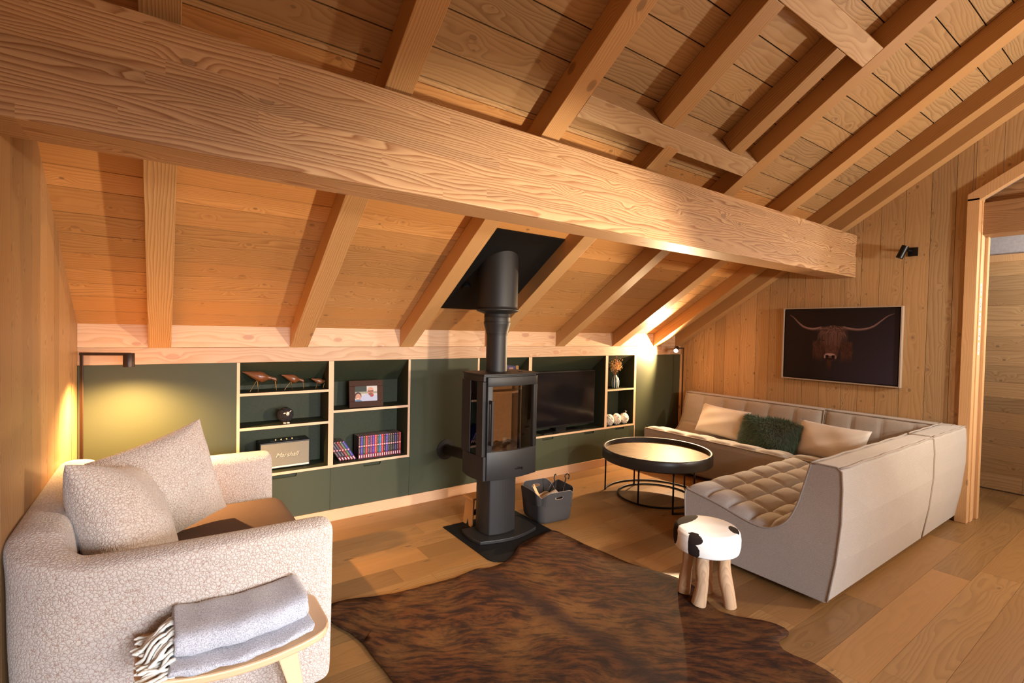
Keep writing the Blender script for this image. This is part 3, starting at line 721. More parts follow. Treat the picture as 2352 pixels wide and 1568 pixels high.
def sofa_module(label, O, U, D, width, depth_k, nu, parts=True, group='grey sofa modules', nv=7, lo=0.0, ends=(True, True)):
    O, U, D = V3(O), V3(U), V3(D)
    r = thing('sofa_module', label, 'sofa', O + U * width / 2 + D * 0.45, group)
    def P(u, d, z): return O + U * u + D * (d * depth_k) + V3((0, 0, z))
    pr = resample(PROF, 40)
    outline = pr + REST
    mb = MB(); n = len(outline); us = [0, 0.02, width * .25, width * .5, width * .75, width - 0.02, width]
    for iu, u in enumerate(us):
        bow = 0.012 * (1 - (2 * u / width - 1) ** 4)
        for i, (d, z) in enumerate(outline):
            dd = d; 
            if 44 < i < 47: dd = d - bow
            mb.v.append(tuple(P(u, dd, z)))
    for iu in range(len(us) - 1):
        for i in range(n):
            j = (i + 1) % n
            mb.f.append((iu * n + i, iu * n + j, (iu + 1) * n + j, (iu + 1) * n + i))
    mb.f.append(tuple(range(n))[::-1]); mb.f.append(tuple((len(us) - 1) * n + i for i in range(n)))
    mb.fm = [0] * len(mb.f)
    body = mb.build('body', 'sofa', r, smooth=False, bevel=0.006)
    # tufted seat and back
    cell = 11; NU = nu * cell
    bounds = [0.0, 0.14, 0.28, 0.41, 0.53, 0.67, 1.0]; rows = [9, 9, 9, 9, 10, 18]
    fr = []
    for q in range(len(rows)):
        for k in range(rows[q]): fr.append((q, k / rows[q], bounds[q] + (bounds[q + 1] - bounds[q]) * k / rows[q]))
    fr.append((len(rows) - 1, 1.0, 1.0)); NV = len(fr) - 1
    fine = resample(PROF, 400); pv = [fine[int(round(t * 400))] for _, _, t in fr]; tb = MB()
    for j in range(NV + 1):
        d0, z0 = pv[max(j - 1, 0)]; d1, z1 = pv[min(j + 1, NV)]
        t = V3((d1 - d0, z1 - z0, 0)).normalized(); nrm = (-t.y, t.x)
        if nrm[1] < 0 and abs(nrm[1]) > abs(nrm[0]): nrm = (-nrm[0], -nrm[1])
        if nrm[0] < 0 and abs(nrm[0]) >= abs(nrm[1]): nrm = (-nrm[0], -nrm[1])
        q, fv, _ = fr[j]
        for i in range(NU + 1):
            fu = (i % cell) / cell
            b_ = (abs(math.sin(PI * fu)) ** 0.32) * (abs(math.sin(PI * fv)) ** (0.32 if q < 5 else 0.22))
            edge = min(1, min(i, NU - i) / 3.0, min(j, NV - j) / 3.0)
            rowh = 0.036 if q < 5 else 0.020
            base = 0.010 * min(1.0, edge)
            h = rowh * b_ * (0.88 + 0.12 * math.sin(i // cell * 2.3 + q * 1.7)) + base - (0.006 if edge == 0 else 0)
            u = width * (0.004 + 0.992 * i / NU)
            tb.v.append(tuple(P(u, pv[j][0] + nrm[0] * h, pv[j][1] + nrm[1] * h)))
    for j in range(NV):
        for i in range(NU):
            a = j * (NU + 1) + i; tb.f.append((a, a + 1, a + NU + 2, a + NU + 1))
    tb.fm = [0] * len(tb.f)
    tb.build('tufted_seat', 'sofa', r, smooth=True)
    # seams
    pb = MB()
    for u in (0.0, width):
        pb.tube([P(u, d, z + 0.003) for d, z in resample(PROF, 34)], 0.0065, 6)
        pb.tube([P(u, d, z) for d, z in [PROF[-1]] + REST[:7]], 0.0055, 6)
        pb.tube([P(u, d, z) for d, z in (REST[-3], REST[-2], REST[-1], PROF[0])], 0.0055, 6)
    wav = lambda k, s_: 0.004 * math.sin(k * 1.9 + s_)
    for (d, z, s_) in ((.16, .790, 0), (.012, .790, 2), (.957, .427, 4)):
        pb.tube([P(width * k / 14, d + wav(k, s_), z + 0.3 * wav(k, s_ + 1)) for k in range(15)], 0.006, 6)
    pb.build('piping', 'sofaseam', r, smooth=True)
    for u in (0.12, width - 0.12):
        for d in (0.14, 0.84): MB().tube([P(u, d, 0.0), P(u, d, 0.036)], 0.018, 10).build('foot', 'iron', r)
    return r
sofa_module('grey tufted two-seat sofa module against the right wall, under the bull picture', (5.345, 2.105, 0), (0, 1, 0), (-1, 0, 0), 1.53, 0.93, 6)
sofa_module('grey tufted two-seat sofa module nearest the viewer, its plain back beside the walkway', (2.97, 1.10, 0), (1, 0, 0), (0, 1, 0), 1.53, 1.0, 6)
# corner module
cr_ = sofa_module('grey sofa corner module joining the two seats beside the doorway', (5.345, 1.175, 0), (0, 1, 0), (-1, 0, 0), 0.92, 0.86, 4)
b = MB(); poly = [(.16, .786), (.13, .793), (.03, .795), (.006, .776), (0, .68), (0, .5), (.02, .27), (.055, .05), (.07, .035), (.45, .036), (.42, .33), (.32, .38), (.27, .434), (.228, .527), (.195, .646)]
b.prism([(1.10 + d, z) for d, z in poly], 'x', 4.515, 5.343); b.build('side_backrest', 'sofa', cr_, bevel=0.006)
b = MB()
for d in (.16, .012): b.tube([(4.52 + 0.82 * k / 10, 1.10 + d + 0.004 * math.sin(k * 2.1 + d * 30), 0.794) for k in range(11)], 0.006, 6)
b.tube([(4.515, 1.10 + d, z) for d, z in poly[:8]], 0.0055, 6)
b.build('piping', 'sofaseam', cr_, smooth=True)

# cushions on the grey sofa
def cushion(name, w, h, t, c, X, Yh, mat, label, cat='cushion', seed=1, pinch=0.06, group=None, n=24, wr=0.006):
    mb = pillow_mb(w, h, t, n=n, pinch=pinch, seed=seed, wr=wr)
    o = mb.build(name, mat, smooth=True); o.matrix_world = frame_mat(c, X, Yh); tag(o, label, cat, group)
    return o
cushion('cushion', 0.60, 0.33, 0.15, (4.93, 3.00, 0.555), (-0.10, -1, -0.03), (0.42, 0, 1), 'pillow', 'cream rectangular cushion at the lamp end of the grey sofa', seed=3)
cushion('cushion', 0.62, 0.34, 0.17, (4.86, 1.92, 0.550), (-0.16, -1, 0.0), (0.45, 0, 1), 'pillow', 'cream rectangular cushion between the green fur cushion and the sofa corner', seed=5)
fc = cushion('fur_cushion', 0.50, 0.28, 0.15, (4.84, 2.44, 0.530), (-0.05, -1, -0.02), (0.50, 0, 1), 'fur', 'dark green long-haired fur cushion in the middle of the grey sofa', seed=7)
def fur_strands(o, w, h, t, count, L, seed):
    r = random.Random(seed); mb = MB()
    for _ in range(count):
        x, y = r.uniform(-1, 1), r.uniform(-1, 1)
        if r.random() < 0.16: x = r.choice((-1, 1)) * r.uniform(0.93, 1)
        elif r.random() < 0.16: y = r.choice((-1, 1)) * r.uniform(0.90, 1)
        e = max(0.0, (1 - abs(x) ** 2.6) * (1 - abs(y) ** 2.6)) ** 0.55
        side = 1 if r.random() < 0.8 else -1
        p = V3((x * w / 2, y * h / 2, side * t / 2 * e))
        nrm = V3((x * 0.9, y * 0.9, side * (0.25 + 0.5 * e))).normalized()
        fl = V3((x * 0.8 + 0.5 * math.sin(3 * y + 2 * x), -0.75 + 0.5 * math.sin(4 * x), 0.1))
        d = (nrm * 0.8 + fl * 0.7 + V3((r.gauss(0, .35), r.gauss(0, .35), r.gauss(0, .2)))).normalized()
        l = L * r.uniform(0.6, 1.25); bend = V3((r.gauss(0, .3), -0.5 + r.gauss(0, .3), -0.2))
        s_ = d.cross(V3((0.3, 0.2, 1))).normalized() * 0.0016
        p1 = p + d * l * 0.55; p2 = p1 + (d + bend * 0.6).normalized() * l * 0.5
        b0 = len(mb.v); mb.v += [tuple(p - s_), tuple(p + s_), tuple(p1 + s_ * .8), tuple(p1 - s_ * .8), tuple(p2)]
        mb.f += [(b0, b0 + 1, b0 + 2, b0 + 3), (b0 + 3, b0 + 2, b0 + 4)]
    mb.fm = [0] * len(mb.f)
    f = mb.build('fur', 'fur', fixn=False); f.parent = o; f['kind'] = 'stuff'; return f
fur_strands(fc, 0.50, 0.28, 0.15, 15000, 0.055, 2)

# ------------------------------------------------------------------ fleece loveseat on the left
r = thing('fleece_sofa', 'pale teddy-fleece loveseat with wrap-around arms against the left wall', 'sofa', (0.1, 2.7, 0))
def shell(xf, xb, y0, y1, th):
    """path from the near arm's front round the back to the far arm's front"""
    rad = 0.10; pts = []; hs = []
    n = 10
    for k in range(n): pts.append((xf + (xb + rad - xf) * k / n, y0, 0, -1)); hs.append(0.720 + 0.015 * (k / n) ** 2)
    for k in range(9):
        a = PI * 0.5 * k / 8; pts.append((xb + rad - rad * math.sin(a), y0 + rad - rad * math.cos(a), -math.sin(a), -math.cos(a))); hs.append(0.735 + 0.075 * k / 8)
    for k in range(1, n): pts.append((xb, y0 + rad + (y1 - y0 - 2 * rad) * k / n, -1, 0)); hs.append(0.81)
    for k in range(9):
        a = PI * 0.5 * k / 8; pts.append((xb + rad - rad * math.cos(a), y1 - rad + rad * math.sin(a), -math.cos(a), math.sin(a))); hs.append(0.80 - 0.09 * k / 8)
    for k in range(1, n + 1): pts.append((xb + rad + (xf - xb - rad) * k / n, y1, 0, 1)); hs.append(0.71 - 0.01 * k / n)
    mb = MB(); ncs = 30; m = len(pts)
    for i, ((x, y, nx, ny), h) in enumerate(zip(pts, hs)):
        endk = 1.0
        for k in range(ncs):
            t = k / ncs
            # closed section: outer side up (t 0..0.4), top (0.4..0.5), inner side down (0.5..0.9), bottom
            zb0 = 0.05
            if t < 0.4: f = t / 0.4; off = th / 2 + 0.016 * math.sin(PI * f); z = zb0 + (h - th * 0.22 - zb0) * f
            elif t < 0.55:
                a = PI * (t - 0.4) / 0.15; ca_ = math.cos(a); off = th / 2 * abs(ca_) ** 0.7 * (1 if ca_ > 0 else -1); z = h - th * 0.22 + th * 0.22 * math.sin(a)
            elif t < 0.93: f = 1 - (t - 0.55) / 0.38; off = -th / 2 - 0.008 * math.sin(PI * f); z = zb0 + (h - th * 0.22 - zb0) * f
            else: f = (t - 0.93) / 0.07; off = -th / 2 + th * f; z = zb0
            lean = 0.030 * (z / h) ** 2 + 0.012 * max(0, (z / h - 0.85) / 0.15)
            mb.v.append((x + nx * (off + lean), y + ny * (off + lean), z))
    for i in range(m - 1):
        for k in range(ncs):
            l = (k + 1) % ncs; mb.f.append((i * ncs + k, i * ncs + l, (i + 1) * ncs + l, (i + 1) * ncs + k))
    for base, sgn in ((0, 1), ((m - 1) * ncs, 1)):
        prev = [base + k for k in range(ncs)]
        c = np.mean([mb.v[i] for i in prev], axis=0)
        for st, (sh, dx) in enumerate(((0.93, 0.022), (0.80, 0.036), (0.55, 0.042))):
            new = []
            for k in range(ncs):
                v = np.array(mb.v[base + k]); q = c + (v - c) * np.array([1, sh, 1 - (1 - sh) * 0.22]); q[0] = v[0] + dx
                new.append(len(mb.v)); mb.v.append(tuple(q))
            for k in range(ncs):
                l = (k + 1) % ncs; mb.f.append((prev[k], prev[l], new[l], new[k]))
            prev = new
        mb.f.append(tuple(prev))
    mb.fm = [0] * len(mb.f)
    return mb
def add_fleece(o, levels=2, s=0.0):
    sb_ = o.modifiers.new('Sub', 'SUBSURF'); sb_.levels = levels; sb_.render_levels = levels
sh = shell(0.530, -0.300, 2.105, 3.40, 0.15).build('shell', 'boucle', r, smooth=True); add_fleece(sh, 2, 0.003)
st = softbox(0.43, 0.585, 0.17, 0.07, 16, 0.02)
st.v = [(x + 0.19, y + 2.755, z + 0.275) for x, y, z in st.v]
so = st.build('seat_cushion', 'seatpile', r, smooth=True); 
ap = MB()
for x in (-0.22, 0.45):
    for y in (2.15, 3.33): MB().tube([(x, y, 0.0), (x, y, 0.07)], [0.02, 0.026], 12).build('foot', 'oldwood', r)
p1 = cushion('fleece_cushion', 0.52, 0.52, 0.22, (0.01, 2.90, 0.700), (0.86, 0.46, 0.24), (-0.40, -0.12, 0.88), 'boucle', 'large square fleece cushion propped on its corner, farther of the two on the fleece sofa', seed=9, pinch=0.07, n=30, wr=0.012)
add_fleece(p1, 2, 0.003)
p2 = cushion('fleece_cushion', 0.50, 0.50, 0.25, (-0.115, 2.50, 0.70), (0.34, 0.90, -0.30), (-0.42, 0.24, 0.88), 'boucle', 'square fleece cushion nearest the viewer, slumped against the back of the fleece sofa', seed=12, pinch=0.07, n=30, wr=0.006)
add_fleece(p2, 2, 0.003)

# ------------------------------------------------------------------ oak bench with the folded blanket
bx, by = 0.208, 1.855
r = thing('bench', 'pale oak bench with a curved seat in front of the fleece sofa', 'bench', (bx, by, 0))
def bench_z(x): return 0.432 + 0.045 * ((x - bx) / 0.27) ** 2
mb = MB(); nx_, ny_ = 24, 10; hw, hd = 0.272, 0.146
vt = {}
for s_ in (0, 1):
    for i in range(nx_ + 1):
        for j in range(ny_ + 1):
            x, y = -1 + 2 * i / nx_, -1 + 2 * j / ny_
            # rounded corners
            cx = x * (1 - 0.06 * max(0, abs(y) - 0.75) / 0.25 * abs(x) ** 6); cy = y * (1 - 0.14 * abs(x) ** 10)
            X = bx + cx * hw; Y = by + cy * hd - 0.02 * (x)
            vt[s_, i, j] = len(mb.v); mb.v.append((X, Y, bench_z(X) - (0.026 if s_ == 0 else 0)))
for i in range(nx_):
    for j in range(ny_):
        mb.f.append((vt[1, i, j], vt[1, i + 1, j], vt[1, i + 1, j + 1], vt[1, i, j + 1])); mb.f.append((vt[0, i, j], vt[0, i, j + 1], vt[0, i + 1, j + 1], vt[0, i + 1, j]))
for i in range(nx_):
    for j in (0, ny_): mb.f.append((vt[0, i, j], vt[0, i + 1, j], vt[1, i + 1, j], vt[1, i, j]))
for j in range(ny_):
    for i in (0, nx_): mb.f.append((vt[0, i, j], vt[0, i, j + 1], vt[1, i, j + 1], vt[1, i, j]))
mb.fm = [0] * len(mb.f); mb.build('seat', 'beech', r, bevel=0.006, smooth=False)
for sx in (-1, 1):
    for sy in (-1, 1):
        b = MB(); tx, ty = bx + sx * 0.135, by + sy * 0.075 - 0.02 * sx * .5; ex, ey = bx + sx * 0.235, by + sy * 0.13
        vs = []
        for (cx, cy, cz, a_, c_) in ((tx, ty, bench_z(tx) - 0.02, 0.034, 0.016), (tx + (ex - tx) * .35, ty + (ey - ty) * .35, 0.27, 0.022, 0.015), (ex, ey, 0, 0.012, 0.012)):
            vs += [(cx - a_, cy - c_, cz), (cx + a_, cy - c_, cz), (cx + a_, cy + c_, cz), (cx - a_, cy + c_, cz)]
        b.add(vs, [(0, 1, 2, 3), (11, 10, 9, 8)] + [(k * 4 + i, k * 4 + (i + 1) % 4, (k + 1) * 4 + (i + 1) % 4, (k + 1) * 4 + i) for k in (0, 1) for i in range(4)])
        b.build('leg', 'beech', r, bevel=0.004)
r = thing('blanket', 'folded grey wool blanket with cream fringe lying on the oak bench', 'blanket', (0.23, 1.86, 0.44))
def blanket_layer(x0, x1, y0, y1, zbase, th, n=24, wob=0.004, follow=1.0, seed=0, skew=0.0, rx=0.05):
    mb = MB(); rr_ = random.Random(seed); ph = rr_.uniform(0, 6); ncs = 18
    for i in range(n + 1):
        x = x0 + (x1 - x0) * i / n
        zb_ = zbase + (bench_z(x) - 0.432) * follow
        for k in range(ncs):
            a = 2 * PI * k / ncs
            ca, sa = math.cos(a), math.sin(a)
            ex = abs(ca) ** 0.35 * (1 if ca > 0 else -1); ez = abs(sa) ** 0.7 * (1 if sa > 0 else -1)
            y = (y0 + y1) / 2 + (y1 - y0) / 2 * ex + skew * (i / n - .5) + wob * math.sin(i * 0.9 + ph) + wob * 0.6 * math.sin(i * 2.1 + k)
            z = zb_ + th / 2 + th / 2 * ez + wob * 0.5 * math.sin(i * 0.7 + k * 0.8)
            mb.v.append((x + 0.006 * math.sin(k * 1.1), y, z))
    for i in range(n):
        for k in range(ncs):
            l = (k + 1) % ncs; mb.f.append((i * ncs + k, i * ncs + l, (i + 1) * ncs + l, (i + 1) * ncs + k))
    mb.f.append(tuple(range(ncs))[::-1]); mb.f.append(tuple(n * ncs + k for k in range(ncs))); mb.fm = [0] * len(mb.f)
    return mb
blanket_layer(0.022, 0.424, 1.715, 1.99, 0.434, 0.030, seed=1).build('lower_fold', 'blanket', r, smooth=True, bevel=0.006)
blanket_layer(0.034, 0.418, 1.765, 2.0, 0.462, 0.080, seed=4, wob=0.003, follow=0.8).build('upper_roll', 'blanket', r, smooth=True, bevel=0.012)
rr = random.Random(8); fb = MB()
for k in range(34):
    up = k < 18
    y = 1.775 + 0.21 * (k % 18) / 17 if up else 1.735 + 0.24 * (k - 18) / 15
    z = (0.475 + 0.065 * math.sin(PI * min(1, (y - 1.765) / 0.235)) if up else 0.456)
    p = V3((0.036, y, z)); d = V3((-1, rr.uniform(-0.75, -0.1), 0.1)); L = rr.uniform(0.075, 0.125); pts = []
    w1, w2 = rr.uniform(0, 6), rr.uniform(0, 6)
    for q in range(10):
        f = q / 9; pp = p + d.normalized() * L * f + V3((0, 0, -0.095 * f * f * (1.0 if up else 0.15)))
        pp.z = max(pp.z + 0.004 * math.sin(f * 9 + w1), bench_z(pp.x) + 0.006 + 0.004 * (k % 3)); pp.y += 0.006 * math.sin(f * 7 + w2); pts.append(pp)
    fb.tube(pts, [0.0058 + 0.0014 * math.sin(q * 2.6) for q in range(9)] + [0.0022], 7)
f_ = fb.build('fringe', 'fringe', r, smooth=True); f_['kind'] = 'stuff'

# ------------------------------------------------------------------ wood stove
SX, SY = 2.045, 3.0
b = MB(); poly = [(1.733, 3.285), (2.39, 3.285), (2.39, 2.66)] + [(2.06 + 0.33 * math.cos(a), 2.66 + 0.13 * math.sin(a)) for a in [-(0.35 + k * 0.245) for k in range(11)]] + [(1.733, 2.66)]
b.prism([(x, y) for x, y in poly], 'z', 0.0005, 0.006)
tag(b.build('hearth_plate', 'blackplate'), 'black steel hearth plate on the floor beneath the stove', 'plate')
r = thing('wood_stove', 'black free-standing wood stove with a glass door and a flue to the ceiling', 'stove', (SX, SY, 0.006))
def bowed(x0, x1, yb, yf, bow, n=10):
    """plan outline: straight back, bowed front and sides"""
    P = [(x1, yb), (x0, yb)]
    for k in range(1, n): f = k / n; P.append((x0 - 0.020 * math.sin(PI * f) + 0.02 * 0, yb + (yf - yb) * f))
    for k in range(n + 1): f = k / n; P.append((x0 + (x1 - x0) * f, yf - bow * math.sin(PI * f)))
    for k in range(1, n): f = 1 - k / n; P.append((x1 + 0.020 * math.sin(PI * f), yb + (yf - yb) * f))
    return P
b = MB(); b.prism(bowed(1.80, 2.29, 3.12, 2.86, 0.055), 'z', 0.0065, 0.030); b.build('base', 'steel', r, bevel=0.004)
b = MB(); b.prism(bowed(1.90, 2.125, 3.09, 2.905, 0.022), 'z', 0.0305, 0.46); b.build('pedestal', 'steel', r, bevel=0.008)
X0, X1, YB, YF = 1.812, 2.268, 3.15, 2.862
# firebox: back, top, bottom, corner pillars, leaving front and side glazing open
body = MB()
full = bowed(X0, X1, YB, YF, 0.030)
def bottom_curve(z0, z1, zz): pass
body.prism(full, 'z', 0.445, 0.615)
body.prism(bowed(X0, X1, YB, YF + 0.012, 0.028), 'z', 1.135, 1.178)
body.box(X0 + .002, X1 - .002, YB - 0.03, YB, 0.615, 1.135)
body.box(X0 - 0.012, X0 + 0.015, YB - 0.12, YB, 0.615, 1.135); body.box(X1 - 0.015, X1 + 0.012, YB - 0.12, YB, 0.615, 1.135)
body.box(X0 - 0.010, X0 + 0.022, YF + 0.004, YF + 0.085, 0.615, 1.135); body.box(X1 - 0.022, X1 + 0.010, YF + 0.004, YF + 0.085, 0.615, 1.135)
body.build('firebox', 'steel', r, bevel=0.003)
b = MB(); b.prism(bowed(X0 - 0.008, X1 + 0.008, YB, YF - 0.006, 0.034), 'z', 1.179, 1.189)
for k in range(3): b.obox((SX - 0.05 + k * 0.09, 2.945 + 0.02 * (k % 2), 1.1905), (0.016, 0, 0), (0, 0.006, 0), (0, 0, 0.0015))
b.build('top_plate', 'steel', r, bevel=0.002)
def bow_strip(x0, x1, z0, z1, y, bow, th, n=12, xa=X0, xb=X1):
    mb = MB()
    for k in range(n + 1):
        x = x0 + (x1 - x0) * k / n; yy = y - bow * math.sin(PI * (x - xa) / (xb - xa))
        mb.v += [(x, yy, z0), (x, yy, z1), (x, yy + th, z1), (x, yy + th, z0)]
    for k in range(n):
        for q in range(4): mb.f.append((k * 4 + q, k * 4 + (q + 1) % 4, (k + 1) * 4 + (q + 1) % 4, (k + 1) * 4 + q))
    mb.f += [(0, 1, 2, 3), (n * 4 + 3, n * 4 + 2, n * 4 + 1, n * 4)]; mb.fm = [0] * len(mb.f); return mb
def join(*ms):
    o = MB()
    for m in ms: o.add(m.v, m.f)
    return o
dx0, dx1 = X0 + 0.018, X1 - 0.004; yD = YF - 0.012; bw = 0.036
door = join(bow_strip(dx0, dx1, 1.105, 1.168, yD, bw, 0.022), bow_strip(dx0, dx1, 0.450, 0.648, yD, bw, 0.022), bow_strip(dx0, dx0 + 0.036, 0.648, 1.105, yD, bw, 0.022, 3), bow_strip(dx1 - 0.036, dx1, 0.648, 1.105, yD, bw, 0.022, 3))
door = door.build('door', 'steel', r, bevel=0.002)
for q_ in door.data.polygons: q_.use_smooth = True
door.modifiers.new('es', 'EDGE_SPLIT').split_angle = math.radians(30)
bow_strip(dx0 + 0.03, dx1 - 0.03, 0.640, 1.112, yD + 0.013, bw, 0.004).build('door_glass', 'glass', door, smooth=False)
b = MB(); b.box(dx0 + 0.006, dx0 + 0.022, yD - 0.052, yD - 0.032, 0.70, 1.01); b.box(dx0 + 0.008, dx0 + 0.02, yD - 0.035, yD, 0.985, 1.01); b.box(dx0 + 0.008, dx0 + 0.02, yD - 0.035, yD, 0.70, 0.725)
b.build('door_handle', 'steel', door, bevel=0.004)
for xg in (X0 - 0.008, X1 + 0.006):
    MB().box(xg, xg + 0.003, YF + 0.083, YB - 0.118, 0.612, 1.138).build('side_glass', 'glass', r)
lin = MB(); lin.box(X0 + 0.055, X1 - 0.055, YB - 0.055, YB - 0.031, 0.616, 1.132)
for k in range(24): lin.box(X0 + 0.06, X1 - 0.06, YB - 0.0565, YB - 0.0545, 0.64 + k * 0.02, 0.648 + k * 0.02)
lin.box(X0 + 0.016, X0 + 0.05, YB - 0.119, YB - 0.031, 0.616, 1.132); lin.box(X1 - 0.05, X1 - 0.016, YF + 0.088, YB - 0.031, 0.616, 1.132)
lin.build('fire_lining', 'brick', r)
ab = softbox(0.17, 0.10, 0.022, 0.02, 14, 0.0, lambda x, y, z: (x, y, z + 0.012 * math.sin(x * 60) * math.sin(y * 80 + 1) * (z > 0)))
ab.v = [(x + SX, y + 3.0, z + 0.628) for x, y, z in ab.v]; ab.build('ash_bed', 'ash', r, smooth=True)
b = MB(); b.box(X0 + 0.02, X1 - 0.02, 2.97, YB - 0.032, 1.03, 1.045); b.build('baffle', 'brick', r)
def text_mesh(txt, size, mat, parent, m, ext=0.0006, shear=0.0, name='lettering', align='CENTER'):
    cu = bpy.data.curves.new(name, 'FONT'); cu.body = txt; cu.size = size; cu.extrude = ext; cu.align_x = align; cu.align_y = 'CENTER'; cu.shear = shear
    tmp = bpy.data.objects.new('tmp', cu); COL.objects.link(tmp)
    dg = bpy.context.evaluated_depsgraph_get(); me = bpy.data.meshes.new_from_object(tmp.evaluated_get(dg))
    bpy.data.objects.remove(tmp); o = bpy.data.objects.new(name, me); COL.objects.link(o); me.materials.clear(); me.materials.append(MAT[mat])
    me.transform(m); o.parent = parent
    if parent is not None and parent_world.get(parent.name): o.matrix_parent_inverse = parent_world[parent.name].inverted()
    return o
FRONT = Matrix.Rotation(PI / 2, 4, 'X')     # text facing -y
text_mesh('wiking', 0.028, 'iron', door, Matrix.Translation((2.085, yD - bw + 0.0, 0.515)) @ FRONT, ext=0.001, name='maker_name')
# rear air pipe to the wall
b = MB(); b.tube([(2.047, YB - 0.01, 0.50), (2.047, YK - 0.03, 0.435)], 0.045, 28); b.build('air_pipe', 'steel', r, smooth=True)
b = MB(); b.v = []; b.lathe([(0.0, 0), (0.088, 0), (0.088, 0.006), (0.05, 0.012), (0.05, 0.025), (0, 0.025)], 36); 
b.v = [(2.047 + x, YK - z - 0.0005, 0.435 + y) for x, y, z in b.v]; b.build('wall_rosette', 'steel', r)
# flue
PX, PY = 2.047, 3.075
b = MB(); b.lathe([(0.0785, 1.189), (0.0785, 1.455), (0.0795, 1.456), (0.0795, 1.461), (0.0785, 1.462), (0.0785, 1.466), (0.082, 1.468), (0.082, 1.476), (0.098, 1.535), (0.100, 1.545), (0.100, 1.553), (0.097, 1.556), (0.097, 1.585), (0.099, 1.590), (0.097, 1.595), (0.097, 1.68), (0.0, 1.68)], 40, (PX, PY, 0))
b.build('flue_pipe', 'steel', r, smooth=False)
FP = COL.objects[len(COL.objects) - 1]
for p in FP.data.polygons: p.use_smooth = True
FP.modifiers.new('es', 'EDGE_SPLIT').split_angle = math.radians(38)
b = MB(); n = 48; zt_ = lambda y: BZ + S * y - 0.012
for ring, (rad, z) in enumerate(((0.094, 1.612), (0.150, 1.632), (0.158, 1.640), (0.158, 1.650), (0.150, 1.654), (0.150, 1.668), (0.150, None))):
    for k in range(n):
        a = 2 * PI * k / n; x, y = PX + rad * math.cos(a), PY + rad * math.sin(a)
        b.v.append((x, y, zt_(y) if z is None else z))
for i in range(6):
    for k in range(n): l = (k + 1) % n; b.f.append((i * n + k, i * n + l, (i + 1) * n + l, (i + 1) * n + k))
b.fm = [0] * len(b.f); o = b.build('flue_sleeve', 'steel', r)
for p in o.data.polygons: p.use_smooth = abs(p.normal.z) < 0.3

# ------------------------------------------------------------------ little wooden stool behind the stove
r = thing('step_stool', 'small old wooden stool tucked behind the stove pedestal', 'stool', (2.10, 3.22, 0.0))
def stool_end(x, tilt):
    b = MB(); poly = [(3.155, 0.007), (3.165, 0.205), (3.275, 0.205), (3.285, 0.007), (3.245, 0.007), (3.220, 0.055), (3.195, 0.007)]
    b.prism(poly, 'x', x, x + 0.014); b.v = [(vx + tilt * (0.22 - vz), vy, vz) for vx, vy, vz in b.v]; return b
stool_end(1.925, -0.10).build('end_board', 'oldwood', r, bevel=0.002); stool_end(2.265, 0.10).build('end_board', 'oldwood', r, bevel=0.002)
MB().box(1.905, 2.30, 3.155, 3.29, 0.206, 0.222).build('seat', 'oldwood', r, bevel=0.003)
MB().box(1.926, 2.272, 3.212, 3.226, 0.07, 0.11).build('stretcher', 'darkframe', r)

# ------------------------------------------------------------------ felt log basket
BXc, BYc, BR = 2.535, 3.035, math.radians(-6)
r = thing('log_basket', 'charcoal felt basket with rounded flaps standing right of the stove', 'basket', (BXc, BYc, 0))
def sq_ring(h, rad, z, n_c=6):
    P = []
    for q, (sx, sy) in enumerate(((1, 1), (-1, 1), (-1, -1), (1, -1))):
        for k in range(n_c + 1):
            a = PI / 2 * q + PI / 2 * k / n_c
            P.append((sx * (h - rad) + rad * math.cos(a), sy * (h - rad) + rad * math.sin(a), z))
    return P
def rotc(P): c, s_ = math.cos(BR), math.sin(BR); return [(BXc + x * c - y * s_, BYc + x * s_ + y * c, z) for x, y, z in P]
mb = MB(); rings = [sq_ring(0.125, 0.045, 0.004), sq_ring(0.143, 0.052, 0.012), sq_ring(0.150, 0.055, 0.03), sq_ring(0.156, 0.055, 0.10), sq_ring(0.160, 0.055, 0.155)]
inner = [sq_ring(0.154, 0.05, 0.155), sq_ring(0.150, 0.05, 0.10), sq_ring(0.144, 0.05, 0.03), sq_ring(0.130, 0.045, 0.014)]
allr = rings + inner; n = len(allr[0])
for q in allr: mb.v += rotc(q)
for i in range(len(allr) - 1):
    for k in range(n): l = (k + 1) % n; mb.f.append((i * n + k, i * n + l, (i + 1) * n + l, (i + 1) * n + k))
mb.f.append(tuple(range(n))[::-1]); mb.f.append(tuple((len(allr) - 1) * n + k for k in range(n))); mb.fm = [0] * len(mb.f)
fb_ = mb.build('body', 'felt', r, smooth=True); fb_.modifiers.new('es', 'EDGE_SPLIT').split_angle = math.radians(50)
